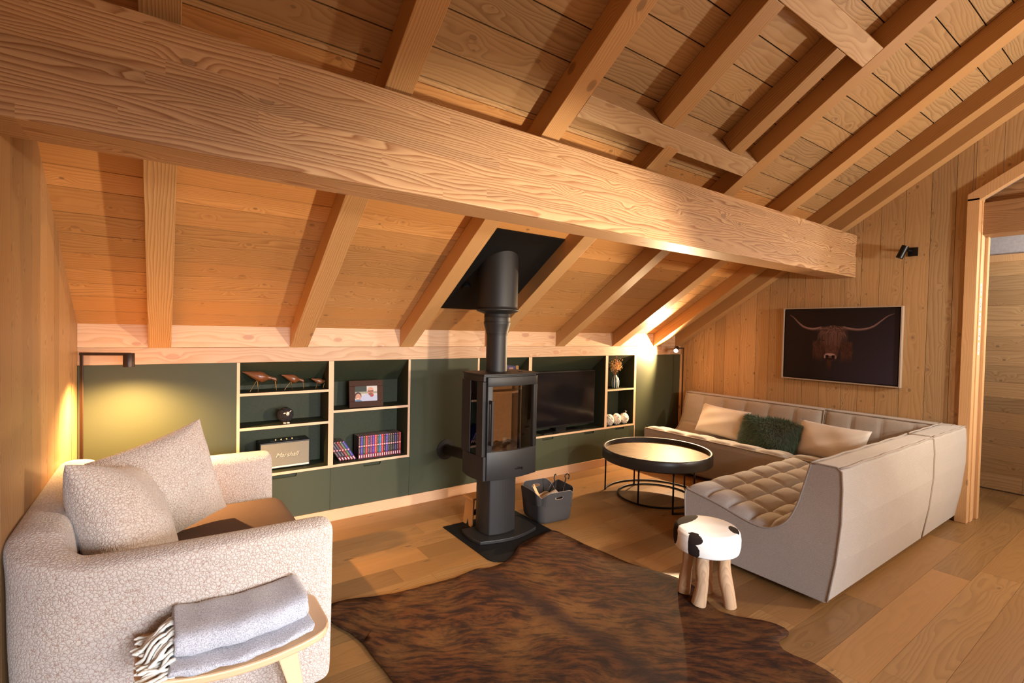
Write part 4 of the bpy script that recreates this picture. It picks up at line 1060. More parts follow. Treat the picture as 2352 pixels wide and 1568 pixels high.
def flap(q, handle):
    """upright flap on one side, lower at both corners"""
    mb = MB(); W_, zb0, zt0 = 0.158, 0.150, 0.252
    prof = []
    for k in range(25):
        s_ = -1 + 2 * k / 24; e = min(1.0, (1 - abs(s_)) / 0.48); prof.append((s_ * W_, zb0 + (zt0 - zb0) * math.sqrt(max(0, 1 - (1 - e) ** 2))))
    def bend(x): return 0.160 - 0.055 * (max(0, abs(x) - 0.105) / 0.053) ** 2
    th = 0.005; c, s2 = math.cos(q * PI / 2), math.sin(q * PI / 2)
    def T(x, y, z): return rotc([(x * c - y * s2, x * s2 + y * c, z)])[0]
    rows = []
    hx0, hx1, hz0, hz1 = -0.035, 0.035, 0.195, 0.215
    NZ = 16
    for side in (0, 1):
        for k, (x, zt) in enumerate(prof):
            for j in range(NZ + 1):
                z = zb0 - 0.003 + (zt - zb0 + 0.003) * j / NZ
                mb.v.append(T(x, -(bend(x) + th * (1 - side) + 0.012 * (z - zb0) / 0.08), z))
    m = NZ + 1; tot = 25 * m
    for side in (0, 1):
        for k in range(24):
            xm = (prof[k][0] + prof[k + 1][0]) / 2
            for j in range(NZ):
                zt = (prof[k][1] + prof[k + 1][1]) / 2; zm = zb0 + (zt - zb0) * (j + .5) / NZ
                if handle and hx0 < xm < hx1 and hz0 < zm < hz1: continue
                a = side * tot + k * m + j; mb.f.append((a, a + m, a + m + 1, a + 1))
    for k in range(24): a = k * m + NZ; mb.f.append((a, a + m, a + m + tot, a + tot))
    mb.fm = [0] * len(mb.f); mb.build('flap', 'felt', r, fixn=False)
    eb = MB(); eb.tube([T(x, -(bend(x) + th / 2 + 0.012 * (z - zb0) / 0.08), z + 0.0005) for x, z in prof], 0.0024, 6)
    if handle:
        hp = [(0.03 * math.cos(a) * 1.1 + (0.006 if math.cos(a) > 0 else -0.006), 0.205 + 0.012 * math.sin(a)) for a in [2 * PI * k / 16 for k in range(16)]]
        eb.tube([T(x, -(bend(x) + th / 2 + 0.007), z) for x, z in hp], 0.0024, 6, closed=True)
    eb.build('edge', 'feltedge', r.children[-1])
for q in range(4): flap(q, q in (0, 2))
# logs, kindling and irons in the basket
for k, (p0, p1, rad) in enumerate((((2.44, 3.02, 0.12), (2.60, 2.98, 0.185), 0.045), ((2.45, 3.12, 0.09), (2.62, 3.13, 0.12), 0.05))):
    b = MB(); b.tube([V3(p0).lerp(V3(p1), f) for f in (0, .33, .66, 1)], [rad, rad * 1.04, rad * .97, rad], 14)
    tag(b.build('log', 'birch', bevel=0.003), ['birch log lying tilted on top in the felt basket', 'birch log lying low at the back of the felt basket'][k], 'log')
rr = random.Random(3)
for k in range(4):
    b = MB(); x = 2.405 + 0.011 * k; b.tube([(x + 0.045, 2.965 + 0.012 * k, 0.10), (x - 0.02 + rr.uniform(-.01, .01), 3.02 + 0.01 * k, 0.272 + rr.uniform(-0.012, 0.012))], [0.006, 0.005], 5)
    tag(b.build('kindling_stick', 'stick'), 'thin pale kindling stick poking out of the felt basket beside the stove', 'stick', 'kindling sticks in the felt basket')
b = MB(); b.tube([(2.60, 2.99, 0.10), (2.608, 3.02, 0.20), (2.612, 3.03, 0.27), (2.606, 3.035, 0.30), (2.616, 3.04, 0.325), (2.628, 3.04, 0.330), (2.63, 3.04, 0.318)], 0.0045, 8)
tag(b.build('fire_poker', 'iron', smooth=True), 'straight black fire iron with a small hooked top in the felt basket', 'fire iron')
b = MB(); b.tube([(2.585, 2.93, 0.10), (2.65, 2.97, 0.22), (2.695, 2.99, 0.30)] + [(2.715 + 0.024 * math.cos(a), 3.0, 0.305 + 0.024 * math.sin(a)) for a in [PI * (0.95 - 0.16 * k) for k in range(9)]], 0.0048, 8)
tag(b.build('fire_poker', 'iron', smooth=True), 'slanting black fire iron with a large ring hook in the felt basket', 'fire iron')

# ------------------------------------------------------------------ round coffee table
TX, TY = 3.70, 2.885
r = thing('coffee_table', 'round coffee table with a black rimmed brass-coloured tray top and thin black legs', 'table', (TX, TY, 0))
parent_world.pop(r.name)
b = MB(); b.lathe([(0.0, 0.392), (0.466, 0.392), (0.466, 0.397), (0.0, 0.398)], 96); b.build('tabletop', 'tabletop', r)
b = MB(); prof = [(0.462, 0.385), (0.462, 0.440), (0.466, 0.443), (0.478, 0.443), (0.484, 0.436), (0.486, 0.40), (0.486, 0.352), (0.480, 0.345), (0.30, 0.345), (0.0, 0.345)]
b.lathe(prof, 96); b.build('tray_rim', 'tray', r, smooth=False)
for p in r.children[-1].data.polygons: p.use_smooth = True
r.children[-1].modifiers.new('es', 'EDGE_SPLIT').split_angle = math.radians(40)
legr = 0.0075
for (dx, dy) in [(0.459 * math.cos(a), 0.459 * math.sin(a)) for a in (math.radians(124), math.radians(236), math.radians(2))]:
    b = MB(); b.tube([(dx, dy, 0.003), (dx, dy, 0.345)], legr, 10); b.build('leg', 'iron', r, smooth=True)
for (dx, dy) in [(0.335 * math.cos(a), 0.335 * math.sin(a)) for a in (math.radians(193), math.radians(310), math.radians(75))]:
    b = MB(); b.tube([(dx, dy, 0.003), (dx, dy, 0.345)], legr, 10); b.build('leg', 'iron', r, smooth=True)
b = MB(); b.tube([(0.335 * math.cos(a), 0.335 * math.sin(a), 0.010) for a in [2 * PI * k / 64 for k in range(64)]], 0.0085, 8, closed=True); b.build('base_ring', 'iron', r, smooth=True)
b = MB(); b.tube([(0.459 * math.cos(a), 0.459 * math.sin(a), 0.010) for a in [math.radians(124 - 248 * k / 60) for k in range(61)]], 0.0085, 8); b.build('base_ring', 'iron', r, smooth=True)

# ------------------------------------------------------------------ cowhide stool
HX, HY = 2.515, 1.60
r = thing('cowhide_stool', 'round black and white cowhide stool on rough branch legs beside the sofa', 'stool', (HX, HY, 0))
parent_world.pop(r.name)
b = MB(); n = 64; rings = [(0.0, .288), (.09, .286), (.155, .290), (.172, .300), (.178, .33), (.179, .37), (.174, .400), (.160, .416), (.12, .424), (.06, .428), (0.02, .429)]
cols = []
def cowpat(x, y, z):
    a = math.degrees(math.atan2(y, x)); rd = math.hypot(x, y)
    def blob(ax, zz, ra, rz): return max(0, 1 - (((a - ax + 180) % 360 - 180) / ra) ** 2 - ((z - zz) / rz) ** 2)
    top = z > 0.408
    v = 1.0
    if not top or rd > .15:
        for q in (blob(190, .392, 18, .030), blob(188, .325, 15, .048), blob(130, .365, 27, .070), blob(20, .36, 20, .05)): v -= 4 * q
        if 168 < a % 360 < 180.5 and z < 0.408: v = 1.0
    if top:
        for (cx, cy, ra, rb, th) in ((-0.02, 0.125, 0.120, 0.055, 8), (0.070, -0.120, 0.050, 0.030, 40)):
            dx, dy = x - cx, y - cy; c, s_ = math.cos(math.radians(th)), math.sin(math.radians(th))
            u_, v_ = (dx * c + dy * s_) / ra, (-dx * s_ + dy * c) / rb; v -= 4.0 * max(0, 1 - u_ * u_ - v_ * v_)
    return max(0.0, min(1.0, v))
b.lathe(rings, n)
o = b.build('seat', 'cow', r, smooth=True)
sb_ = o.modifiers.new('s', 'SUBSURF'); sb_.levels = 0; sb_.render_levels = 0
def dense_lathe(rings, n, fn, name, mat, parent):
    R2 = []
    for (r0, z0), (r1, z1) in zip(rings[:-1], rings[1:]):
        k = max(1, int(math.hypot(r1 - r0, z1 - z0) / 0.006))
        R2 += [(r0 + (r1 - r0) * q / k, z0 + (z1 - z0) * q / k) for q in range(k)]
    R2.append(rings[-1]); m = MB().lathe(R2, n); m.v = m.v
    o = m.build(name, mat, parent, smooth=True)
    ca = o.data.color_attributes.new('Col', 'FLOAT_COLOR', 'POINT'); buf = []
    for v in o.data.vertices: c = fn(*v.co); buf += [c, c, c, 1.0]
    ca.data.foreach_set('color', buf); return o
bpy.data.objects.remove(o)
dense_lathe(rings, 140, cowpat, 'seat', 'cow', r)
rr = random.Random(17)
for k, (fx, fy, tx, ty, rad) in enumerate(((-0.075, 0.085, -0.05, 0.075, 0.033), (-0.118, -0.04, -0.085, -0.045, 0.036), (0.035, -0.125, 0.03, -0.09, 0.036), (0.085, 0.035, 0.07, 0.04, 0.032))):
    pts = []; rs = []
    for q in range(9):
        f = q / 8; pts.append((fx + (tx - fx) * f + 0.006 * math.sin(f * 5 + k), fy + (ty - fy) * f + 0.005 * math.sin(f * 6 + 2 * k), (0.018 if k < 2 else 0.0) + (0.282 if k < 2 else 0.300) * f)); rs.append(rad * (1.02 - 0.10 * f) * (1 + 0.07 * math.sin(f * 8 + k * 2)))
    b = MB().tube(pts, rs, 14); b.build('leg', 'driftwood', r, smooth=True, bevel=0.003)

# ------------------------------------------------------------------ cowhide rug
out = [(0.762, 2.692), (0.95, 2.615), (1.12, 2.575), (1.305, 2.565), (1.46, 2.55), (1.599, 2.580), (1.68, 2.545), (1.77, 2.54), (1.86, 2.57), (1.93, 2.62), (2.018, 2.70), (2.14, 2.735), (2.26, 2.765), (2.368, 2.796), (2.405, 2.70), (2.41, 2.51), (2.44, 2.28), (2.462, 2.089), (2.52, 1.95), (2.57, 1.80), (2.56, 1.66), (2.47, 1.55),
       (2.44, 1.45), (2.50, 1.36), (2.565, 1.29), (2.60, 1.20), (2.56, 1.155), (2.46, 1.165), (2.405, 1.12), (2.40, 1.06), (2.43, 0.98), (2.40, 0.86), (2.30, 0.72), (2.10, 0.60), (1.90, 0.50), (1.75, 0.30), (1.60, 0.28), (1.45, 0.45), (1.20, 0.55), (0.95, 0.50), (0.72, 0.42), (0.66, 0.60), (0.80, 0.85), (0.86, 1.15), (0.84, 1.5), (0.80, 1.9), (0.785, 2.2), (0.76, 2.35), (0.70, 2.50), (0.68, 2.60)]
def smooth_loop(P, it=2):
    for _ in range(it):
        Q = []
        for i in range(len(P)):
            a, c = P[i], P[(i + 1) % len(P)]; Q += [(a[0] * .75 + c[0] * .25, a[1] * .75 + c[1] * .25), (a[0] * .25 + c[0] * .75, a[1] * .25 + c[1] * .75)]
        P = Q
    return P
P = smooth_loop(out); rr = random.Random(5)
P = [(x + rr.uniform(-.003, .003), y + rr.uniform(-.003, .003)) for x, y in P]
import bmesh
bm = bmesh.new(); vs = [bm.verts.new((x, y, 0.0)) for x, y in P]; f = bm.faces.new(vs); bmesh.ops.triangulate(bm, faces=[f])
bmesh.ops.subdivide_edges(bm, edges=[e for e in bm.edges if e.calc_length() > 0.12], cuts=3, use_grid_fill=True)
bmesh.ops.subdivide_edges(bm, edges=[e for e in bm.edges if e.calc_length() > 0.12], cuts=3, use_grid_fill=True)
bmesh.ops.triangulate(bm, faces=bm.faces)
bound = set(v for e in bm.edges if e.is_boundary for v in e.verts)
for v in bm.verts:
    x, y = v.co.x, v.co.y
    near_h = max(0, 1 - abs(y - 2.62) / 0.25) * (1.73 < x < 2.40)
    v.co.z = (0.008 if v in bound else 0.011) + 0.004 * max(0, math.sin(x * 6 + y * 5)) * (v not in bound) + 0.006 * near_h
bm.normal_update(); me = bpy.data.meshes.new('cowhide_rug'); bm.to_mesh(me); bm.free(); me.materials.append(MAT['hide'])
me.polygons.foreach_set('use_smooth', [True] * len(me.polygons))
o = bpy.data.objects.new('cowhide_rug', me); COL.objects.link(o); s_ = o.modifiers.new('t', 'SOLIDIFY'); s_.thickness = 0.006; s_.offset = -1
tag(o, 'dark brown brindled cowhide rug spread on the oak floor before the stove', 'rug')
# ------------------------------------------------------------------ reading lamps
def reading_lamp(label, base, head, zarm, head_dir, bulb, power, aim_at, cone=None):
    bx_, by_ = base; hx_, hy_ = head
    r = thing('floor_lamp', label, 'lamp', (bx_, by_, 0))
    d = V3((hx_ - bx_, hy_ - by_, 0)).normalized(); sd = V3((-d.y, d.x, 0))
    MB().lathe([(0, 0), (0.10, 0), (0.10, 0.010), (0.096, 0.013), (0, 0.013)], 36, (bx_, by_, 0.0005)).build('base', 'lampmetal', r)
    MB().obox((bx_, by_, (zarm + 0.013) / 2), d * 0.0075, sd * 0.0040, (0, 0, (zarm - 0.013) / 2)).build('pole', 'lampmetal', r, bevel=0.001)
    c = (V3((bx_, by_, 0)) + V3((hx_, hy_, 0))) / 2; L = (V3((hx_, hy_, 0)) - V3((bx_, by_, 0))).length
    MB().obox((c.x, c.y, zarm), d * (L / 2 + 0.0095), sd * 0.0045, (0, 0, 0.008)).build('arm', 'lampmetal', r, bevel=0.001)
    # head: open cylinder
    hd = V3(head_dir).normalized(); up = -hd
    b = MB(); b.lathe([(0.0, 0.0), (0.026, 0.0), (0.0275, -0.002), (0.0275, -0.078), (0.0255, -0.078), (0.0255, -0.030), (0.0, -0.030)], 32)
    q = up.to_track_quat('Z', 'Y').to_matrix().to_4x4(); m = Matrix.Translation((hx_, hy_, zarm + 0.006)) @ q
    b.v = [tuple(m @ V3(v)) for v in b.v]; hd_o = b.build('lamp_head', 'lampmetal', r, smooth=False)
    for p in hd_o.data.polygons: p.use_smooth = len(p.vertices) == 4
    hd_o.modifiers.new('es', 'EDGE_SPLIT').split_angle = math.radians(40)
    b = MB(); rr_, dep = (0.021, -0.060) if bulb == 'bulb_left' else (0.024, -0.0765)
    b.lathe([(0, 0.012), (rr_ * .7, 0.009), (rr_, 0), (rr_ * .7, -0.004), (0, -0.006)], 20)
    m2 = m @ Matrix.Translation((0, 0, dep)); b.v = [tuple(m2 @ V3(v)) for v in b.v]; b.build('bulb', bulb, r, smooth=True)
    return r, m
rl, m = reading_lamp('slim bronze reading lamp in the left corner, its head turned down at the green panel', (-0.362, 3.62), (-0.150, 3.545), 1.315, (0, 0, -1), 'bulb_left', 0, None)
lo_s = light('reading_lamp_left', 'SPOT', (-0.150, 3.545, 1.315 - 0.075), 235, (1.0, 0.60, 0.24), 0.018, spot_size=math.radians(150), spot_blend=0.9)
lo_s.parent = rl; lo_s.matrix_parent_inverse = Matrix.Translation((-0.362, 3.62, 0)).inverted()
hdir = V3((-0.78, -0.42, -0.46)).normalized()
rl2, m = reading_lamp('slim bronze reading lamp in the right corner, its lit bulb facing the room', (5.205, 3.70), (5.075, 3.70), 1.318, hdir, 'bulb', 0, None)
pp = m @ V3((0, 0, -0.098))
lo_r = light('reading_lamp_right', 'SPOT', pp, 210, (1.0, 0.69, 0.39), 0.022, spot_size=math.radians(152), spot_blend=0.5)
aim(lo_r, pp + V3((-1.0, -0.22, -0.14)))
lo_r.parent = rl2; lo_r.matrix_parent_inverse = Matrix.Translation((5.205, 3.70, 0)).inverted()
b = MB(); b.tube([(5.205, 3.705, 0.345), (5.25, 3.715, 0.348), (5.34, 3.72, 0.345)], 0.003, 6); b.box(5.185, 5.225, 3.69, 3.712, 0.335, 0.355); b.build('cable', 'iron', rl2)

# ------------------------------------------------------------------ wall spotlight
r = thing('wall_spotlight', 'small black cylindrical spotlight on a square plate, high on the right wall', 'spotlight', (5.36, 1.53, 2.25))
MB().box(5.350, 5.3645, 1.475, 1.545, 2.215, 2.290).build('wall_plate', 'iron', r, bevel=0.003)
b = MB(); b.tube([(5.350, 1.52, 2.262), (5.300, 1.535, 2.262)], 0.010, 12); b.build('bracket', 'iron', r)
b = MB(); b.tube([(5.297, 1.548, 2.302), (5.282, 1.585, 2.200)], 0.0275, 28); b.build('spot_head', 'iron', r)
b = MB(); b.tube([(5.2822, 1.5845, 2.2015), (5.2818, 1.5856, 2.1985)], 0.020, 20); b.build('lens', 'ash', r)

# ------------------------------------------------------------------ picture of the highland bull
def paint_grid(name, W_, H_, img, mat, parent, M4):
    h, w_ = img.shape[:2]
    xs = np.linspace(-W_ / 2, W_ / 2, w_ + 1); ys = np.linspace(-H_ / 2, H_ / 2, h + 1)
    mb = MB()
    X, Y = np.meshgrid(xs, ys); mb.v = [tuple(p) for p in np.stack([X.ravel(), Y.ravel(), np.zeros(X.size)], 1).tolist()]
    mb.f = [(j * (w_ + 1) + i, j * (w_ + 1) + i + 1, (j + 1) * (w_ + 1) + i + 1, (j + 1) * (w_ + 1) + i) for j in range(h) for i in range(w_)]
    mb.fm = [0] * len(mb.f)
    o = mb.build(name, mat, parent, fixn=False)
    ca = o.data.color_attributes.new('Col', 'FLOAT_COLOR', 'CORNER')
    flat = img[::-1].reshape(-1, 3); col = np.ones((flat.shape[0], 4, 4), np.float32); col[:, :, :3] = flat[:, None, :]
    ca.data.foreach_set('color', col.ravel())
    o.data.transform(M4); return o
def lin(c): c = np.array(c, float) / 255.0; return np.where(c <= 0.04045, c / 12.92, ((c + 0.055) / 1.055) ** 2.4)
WI, HI = 460, 320
img = np.zeros((HI, WI, 3)); YY, XX = np.mgrid[0:HI, 0:WI]; fx, fy = XX / WI, YY / HI
img[:] = lin((27, 19, 21)); img += (np.clip(fx - 0.25, 0, 1) * np.clip(fy + .1, 0, 1))[..., None] * (lin((54, 50, 66)) - lin((27, 19, 21))) * 1.1
rs_ = np.random.RandomState(4)
def stroke(pts, w0, w1, col, a0=0.8, a1=0.2):
    pts = np.array(pts, float); n = int(max(6, np.hypot(*(np.diff(pts, axis=0).T)).sum() * 600))
    t = np.linspace(0, len(pts) - 1, n); i = np.clip(t.astype(int), 0, len(pts) - 2); f = (t - i)[:, None]
    P_ = pts[i] * (1 - f) + pts[i + 1] * f; g = t / t[-1]
    for (x, y), u in zip(P_, g):
        rad = w0 + (w1 - w0) * u; al = a0 + (a1 - a0) * u; cx, cy = x * WI, y * HI; R = max(0.6, rad)
        x0, x1, y0, y1 = int(cx - R - 1), int(cx + R + 2), int(cy - R - 1), int(cy + R + 2)
        if x0 < 0 or y0 < 0 or x1 >= WI or y1 >= HI: continue
        sub = img[y0:y1, x0:x1]; d = np.hypot(XX[y0:y1, x0:x1] - cx, YY[y0:y1, x0:x1] - cy)
        m_ = np.clip(R + 0.5 - d, 0, 1)[..., None] * al * 0.35; sub[:] = sub * (1 - m_) + np.array(col) * m_
def bez(P_, n=14):
    P_ = np.array(P_, float); t = np.linspace(0, 1, n)[:, None]
    return (1 - t) ** 3 * P_[0] + 3 * (1 - t) ** 2 * t * P_[1] + 3 * (1 - t) * t * t * P_[2] + t ** 3 * P_[3]
# horns: pale upper edge, shaded below
def horn(path):
    path = np.array(path); n = 260; t = np.linspace(0, len(path) - 1, n); i = np.clip(t.astype(int), 0, len(path) - 2); f = (t - i)
    Q = []
    for k in range(n):
        j = i[k]; p0, p1, p2, p3 = path[max(j - 1, 0)], path[j], path[j + 1], path[min(j + 2, len(path) - 1)]; u = f[k]
        Q.append(0.5 * (2 * p1 + (p2 - p0) * u + (2 * p0 - 5 * p1 + 4 * p2 - p3) * u * u + (3 * p1 - p0 - 3 * p2 + p3) * u ** 3))
    for k, (x, y) in enumerate(Q):
        g = k / n; R = 0.8 + 6.2 * g ** 0.8; cx, cy = x * WI, y * HI
        x0, x1, y0, y1 = int(cx - R - 1), int(cx + R + 2), int(cy - R - 1), int(cy + R + 2)
        if x0 < 0 or y0 < 0: continue
        sub = img[y0:y1, x0:x1]; dy = (YY[y0:y1, x0:x1] - cy) / R; d = np.hypot(XX[y0:y1, x0:x1] - cx, YY[y0:y1, x0:x1] - cy)
        sh = np.clip(0.75 - 0.65 * dy, 0.10, 1.0)[..., None]; m_ = np.clip(R + 0.5 - d, 0, 1)[..., None]
        sub[:] = sub * (1 - m_) + lin((150, 118, 116)) * sh * (0.45 + 0.4 * g) * m_ + 0
horn([(0.045, 0.075), (0.085, 0.115), (0.13, 0.185), (0.18, 0.245), (0.235, 0.275), (0.29, 0.282), (0.345, 0.265)])
horn([(0.955, 0.070), (0.905, 0.105), (0.85, 0.175), (0.80, 0.235), (0.74, 0.272), (0.66, 0.285), (0.58, 0.270), (0.555, 0.262)])
# dark head mass then hair
cxh, cyh = 0.455, 0.42
for _ in range(700):   # side ruff and ears
    s_ = rs_.choice([-1, 1]); x = 0.455 + s_ * rs_.uniform(0.075, 0.175); y = rs_.uniform(0.44, 0.66)
    L = rs_.uniform(0.04, 0.12); c = lin((92, 58, 48)) * rs_.uniform(0.25, 0.9)
    stroke(bez([(x, y), (x + s_ * .01, y + L * .3), (x + s_ * rs_.uniform(-.03, .02), y + L * .7), (x + s_ * rs_.uniform(-.04, .02), y + L * 1.2)]), 0.9, 0.5, c, 0.9, 0.05)
for _ in range(900):   # cheeks and nose bridge
    x = 0.45 + rs_.uniform(-0.085, 0.085); y = rs_.uniform(0.38, 0.66); L = rs_.uniform(0.03, 0.10)
    x = 0.45 + (x - 0.45) * (1.1 - 0.6 * (y - .38) / .3); c = lin((104, 68, 58)) * rs_.uniform(0.2, 1.0)
    stroke(bez([(x, y), (x + .002, y + L * .4), (x + (x - .45) * -.1, y + L * .7), (x, y + L)]), 0.9, 0.5, c, 0.9, 0.1)
for _ in range(1500):  # fringe sweeping from the crown
    a_ = rs_.uniform(-1, 1); x0 = 0.46 + 0.085 * a_ * rs_.uniform(0.1, 1); y0 = 0.225 + 0.03 * a_ * a_ + rs_.uniform(0, .07)
    x3 = 0.455 + 0.115 * a_ + rs_.uniform(-.03, .03); y3 = 0.42 + rs_.uniform(-.06, .14) - 0.07 * abs(a_)
    c = lin((130, 96, 88)) * rs_.choice([0.08, 0.2, 0.45, 1.1])
    stroke(bez([(x0, y0), (x0 + .035 * a_, y0 + .02), (x3 + .02 * a_, y3 - .12), (x3, y3)]), 1.0, 0.5, c, 0.9, 0.15)
for _ in range(60):
    x = 0.43 + rs_.uniform(-.02, .02); y = rs_.uniform(0.70, 0.80); stroke(bez([(x, y), (x + .01, y + .03), (x - .005, y + .06), (x, y + .09)]), 0.7, 0.4, lin((92, 54, 34)) * rs_.uniform(.3, .9), .7, .05)
def disc(cx, cy, rx_, ry_, col, al=1.0):
    d = np.sqrt(((fx - cx) / rx_) ** 2 + ((fy - cy) / ry_) ** 2); m_ = np.clip((1.15 - d) / 0.3, 0, 1)[..., None] * al; img[:] = img * (1 - m_) + np.array(col) * m_
disc(0.438, 0.660, 0.052, 0.045, lin((92, 62, 58)), .9); disc(0.438, 0.640, 0.045, 0.018, lin((170, 138, 136)), .8)
disc(0.412, 0.668, 0.017, 0.023, lin((12, 8, 9)), 1); disc(0.468, 0.668, 0.017, 0.023, lin((12, 8, 9)), 1)
disc(0.392, 0.672, 0.008, 0.025, lin((165, 140, 136)), .7); disc(0.490, 0.672, 0.008, 0.025, lin((150, 122, 118)), .6); disc(0.44, 0.70, 0.045, 0.012, lin((14, 9, 10)), .9)
disc(0.375, 0.440, 0.012, 0.009, lin((10, 7, 8)), .8)
PY0, PY1, PZ0, PZ1, PXp = 1.556, 2.578, 1.055, 1.783, 5.328
r = thing('framed_picture', 'large framed picture of a long-horned shaggy bull on black, above the grey sofa', 'picture', (5.34, (PY0 + PY1) / 2, PZ0))
b = MB(); e = 0.010; xo0, xo1 = PXp - 0.012, 5.3645
b.box(xo0, xo1, PY0, PY0 + e, PZ0, PZ1); b.box(xo0, xo1, PY1 - e, PY1, PZ0, PZ1); b.box(xo0, xo1, PY0 + e, PY1 - e, PZ0, PZ0 + e); b.box(xo0, xo1, PY0 + e, PY1 - e, PZ1 - e, PZ1)
b.build('frame', 'frame_silver', r)
MB().box(PXp + 0.012, xo1 - .001, PY0 + e, PY1 - e, PZ0 + e, PZ1 - e).build('backing', 'gap', r)
g = 0.020
MB().box(PXp + 0.0005, PXp + 0.0118, PY0 + g, PY1 - g, PZ0 + g, PZ1 - g).build('canvas', 'tvframe', r)
mm = Matrix(((0, 0, -1, PXp), (-1, 0, 0, (PY0 + PY1) / 2), (0, 1, 0, (PZ0 + PZ1) / 2), (0, 0, 0, 1)))
paint_grid('print', PY1 - PY0 - 2 * g, PZ1 - PZ0 - 2 * g, img, 'print', r, mm)

# ------------------------------------------------------------------ photo cards on the door lining
for k, z in enumerate((1.905, 1.785, 1.665, 1.545, 1.425)):
    x0 = XR + 0.048; x1 = XR + 0.092
    r = thing('photo_card', ['topmost', 'second from the top', 'middle', 'second from the bottom', 'lowest'][k] + ' of the five small white cards pinned down the door lining', 'card', (x0, 1.074, z), 'white cards on the door lining')
    MB().box(x0, x1, 1.0735, 1.0748, z - 0.05, z + 0.05).build('card', 'white', r)
    im = np.ones((12, 8, 3)) * lin((225, 222, 218)); rs2 = np.random.RandomState(k)
    for (cy, cc) in ((3, (70, 95, 70)), (5, (150, 60, 50)), (7, (150, 70, 55)), (8, (80, 70, 60))):
        im[cy, 2 + rs2.randint(0, 2):5 + rs2.randint(0, 2)] = lin(cc)
    paint_grid('picture_side', x1 - x0 - .002, 0.098, im, 'print', r, Matrix.Translation(((x0 + x1) / 2, 1.0733, z)) @ FRONT)

# ------------------------------------------------------------------ television
r = thing('television', 'flat black television standing in the wide green unit', 'television', (3.45, 3.93, 0.434))
tx0, tx1, tz0, tz1, ty = 3.005, 3.925, 0.487, 1.075, 3.915
MB().box(tx0, tx1, ty, ty + 0.035, tz0, tz1).build('case', 'tvframe', r, bevel=0.003)
MB().box(tx0 + 0.012, tx1 - 0.012, ty - 0.001, ty + 0.0005, tz0 + 0.02, tz1 - 0.012).build('screen', 'tv', r)
MB().box(3.18, 3.72, ty - 0.04, ty + 0.12, 0.4345, 0.444).build('stand', 'tvframe', r, bevel=0.003)
MB().box(3.38, 3.52, ty + 0.01, ty + 0.03, 0.444, 0.49).build('neck', 'tvframe', r)
b = MB().box(3.30, 3.37, 3.862, 3.885, 0.4345, 0.445); tag(b.build('remote_control', 'iron', bevel=0.003), 'small black remote lying on the shelf edge in front of the television', 'remote')

# ------------------------------------------------------------------ wooden shore birds
def bird(label, x0, x1, ztop, zbot, zhead, legs, y, zs, group='wooden shore birds'):
    """tail at x0 (thin, high), beak end at x1"""
    r = thing('wooden_bird', label, 'figurine', ((x0 + x1) / 2, y, zs), group)
    L = x1 - x0; H = ztop - zbot; body = []; n = 26
    prof = [(0.0, 0.93, 0.02), (0.10, 0.86, 0.10), (0.22, 0.74, 0.22), (0.34, 0.62, 0.34), (0.46, 0.52, 0.44), (0.56, 0.46, 0.46), (0.65, 0.42, 0.36), (0.72, 0.40, 0.22), (0.80, 0.36, 0.145), (0.88, 0.29, 0.145), (0.95, 0.22, 0.18), (0.985, 0.19, 0.14), (1.0, 0.17, 0.03)]
    if legs == 'short': prof = [(0.0, 0.90, 0.02), (0.12, 0.82, 0.13), (0.28, 0.68, 0.27), (0.45, 0.55, 0.40), (0.60, 0.46, 0.46), (0.74, 0.42, 0.40), (0.85, 0.40, 0.26), (0.92, 0.42, 0.22), (0.97, 0.42, 0.18), (1.0, 0.40, 0.04)]
    mb = MB(); ns = 16
    P_ = resample([(a, c) for a, c, d in prof], 40)
    for k, (fx_, fz_) in enumerate(P_):
        rad = np.interp(fx_, [p[0] for p in prof], [p[2] for p in prof]) * H
        for q in range(ns):
            a = 2 * PI * q / ns; mb.v.append((x0 + fx_ * L, y + rad * 0.85 * math.cos(a), zbot + fz_ * H + rad * math.sin(a)))
    for k in range(40):
        for q in range(ns): l = (q + 1) % ns; mb.f.append((k * ns + q, k * ns + l, (k + 1) * ns + l, (k + 1) * ns + q))
    mb.f += [tuple(range(ns))[::-1], tuple(40 * ns + q for q in range(ns))]; mb.fm = [0] * len(mb.f)
    mb.build('body', 'walnut', r, smooth=True)
    zc = zbot + 0.16 * H; xl = x0 + L * 0.44
    for (dx, dy) in ((-0.055, -0.012), (0.008, 0.012)):
        MB().tube([(xl, y + dy * .5, zc + 0.01), (xl + dx * (0.9 if legs == 'long' else .25), y + dy, zs + 0.001)], 0.0022, 8).build('leg', 'brass', r)
    MB().tube([(x0 + L * 0.95, y, zbot + 0.12 * H), (x0 + L * (0.985 if legs == 'long' else .86), y, zs + 0.001)], 0.0022, 8).build('beak', 'brass', r)
    return r
bird('largest of the three wooden shore birds, leftmost on the top shelf', 0.462, 0.692, 1.168, 1.082, 0, 'long', 3.935, 1.018)
bird('middle-sized wooden shore bird between the other two on the top shelf', 0.722, 0.882, 1.135, 1.065, 0, 'long', 3.945, 1.018)
bird('smallest wooden shore bird, rightmost on the top shelf', 0.932, 1.036, 1.098, 1.050, 0, 'short', 3.945, 1.018)

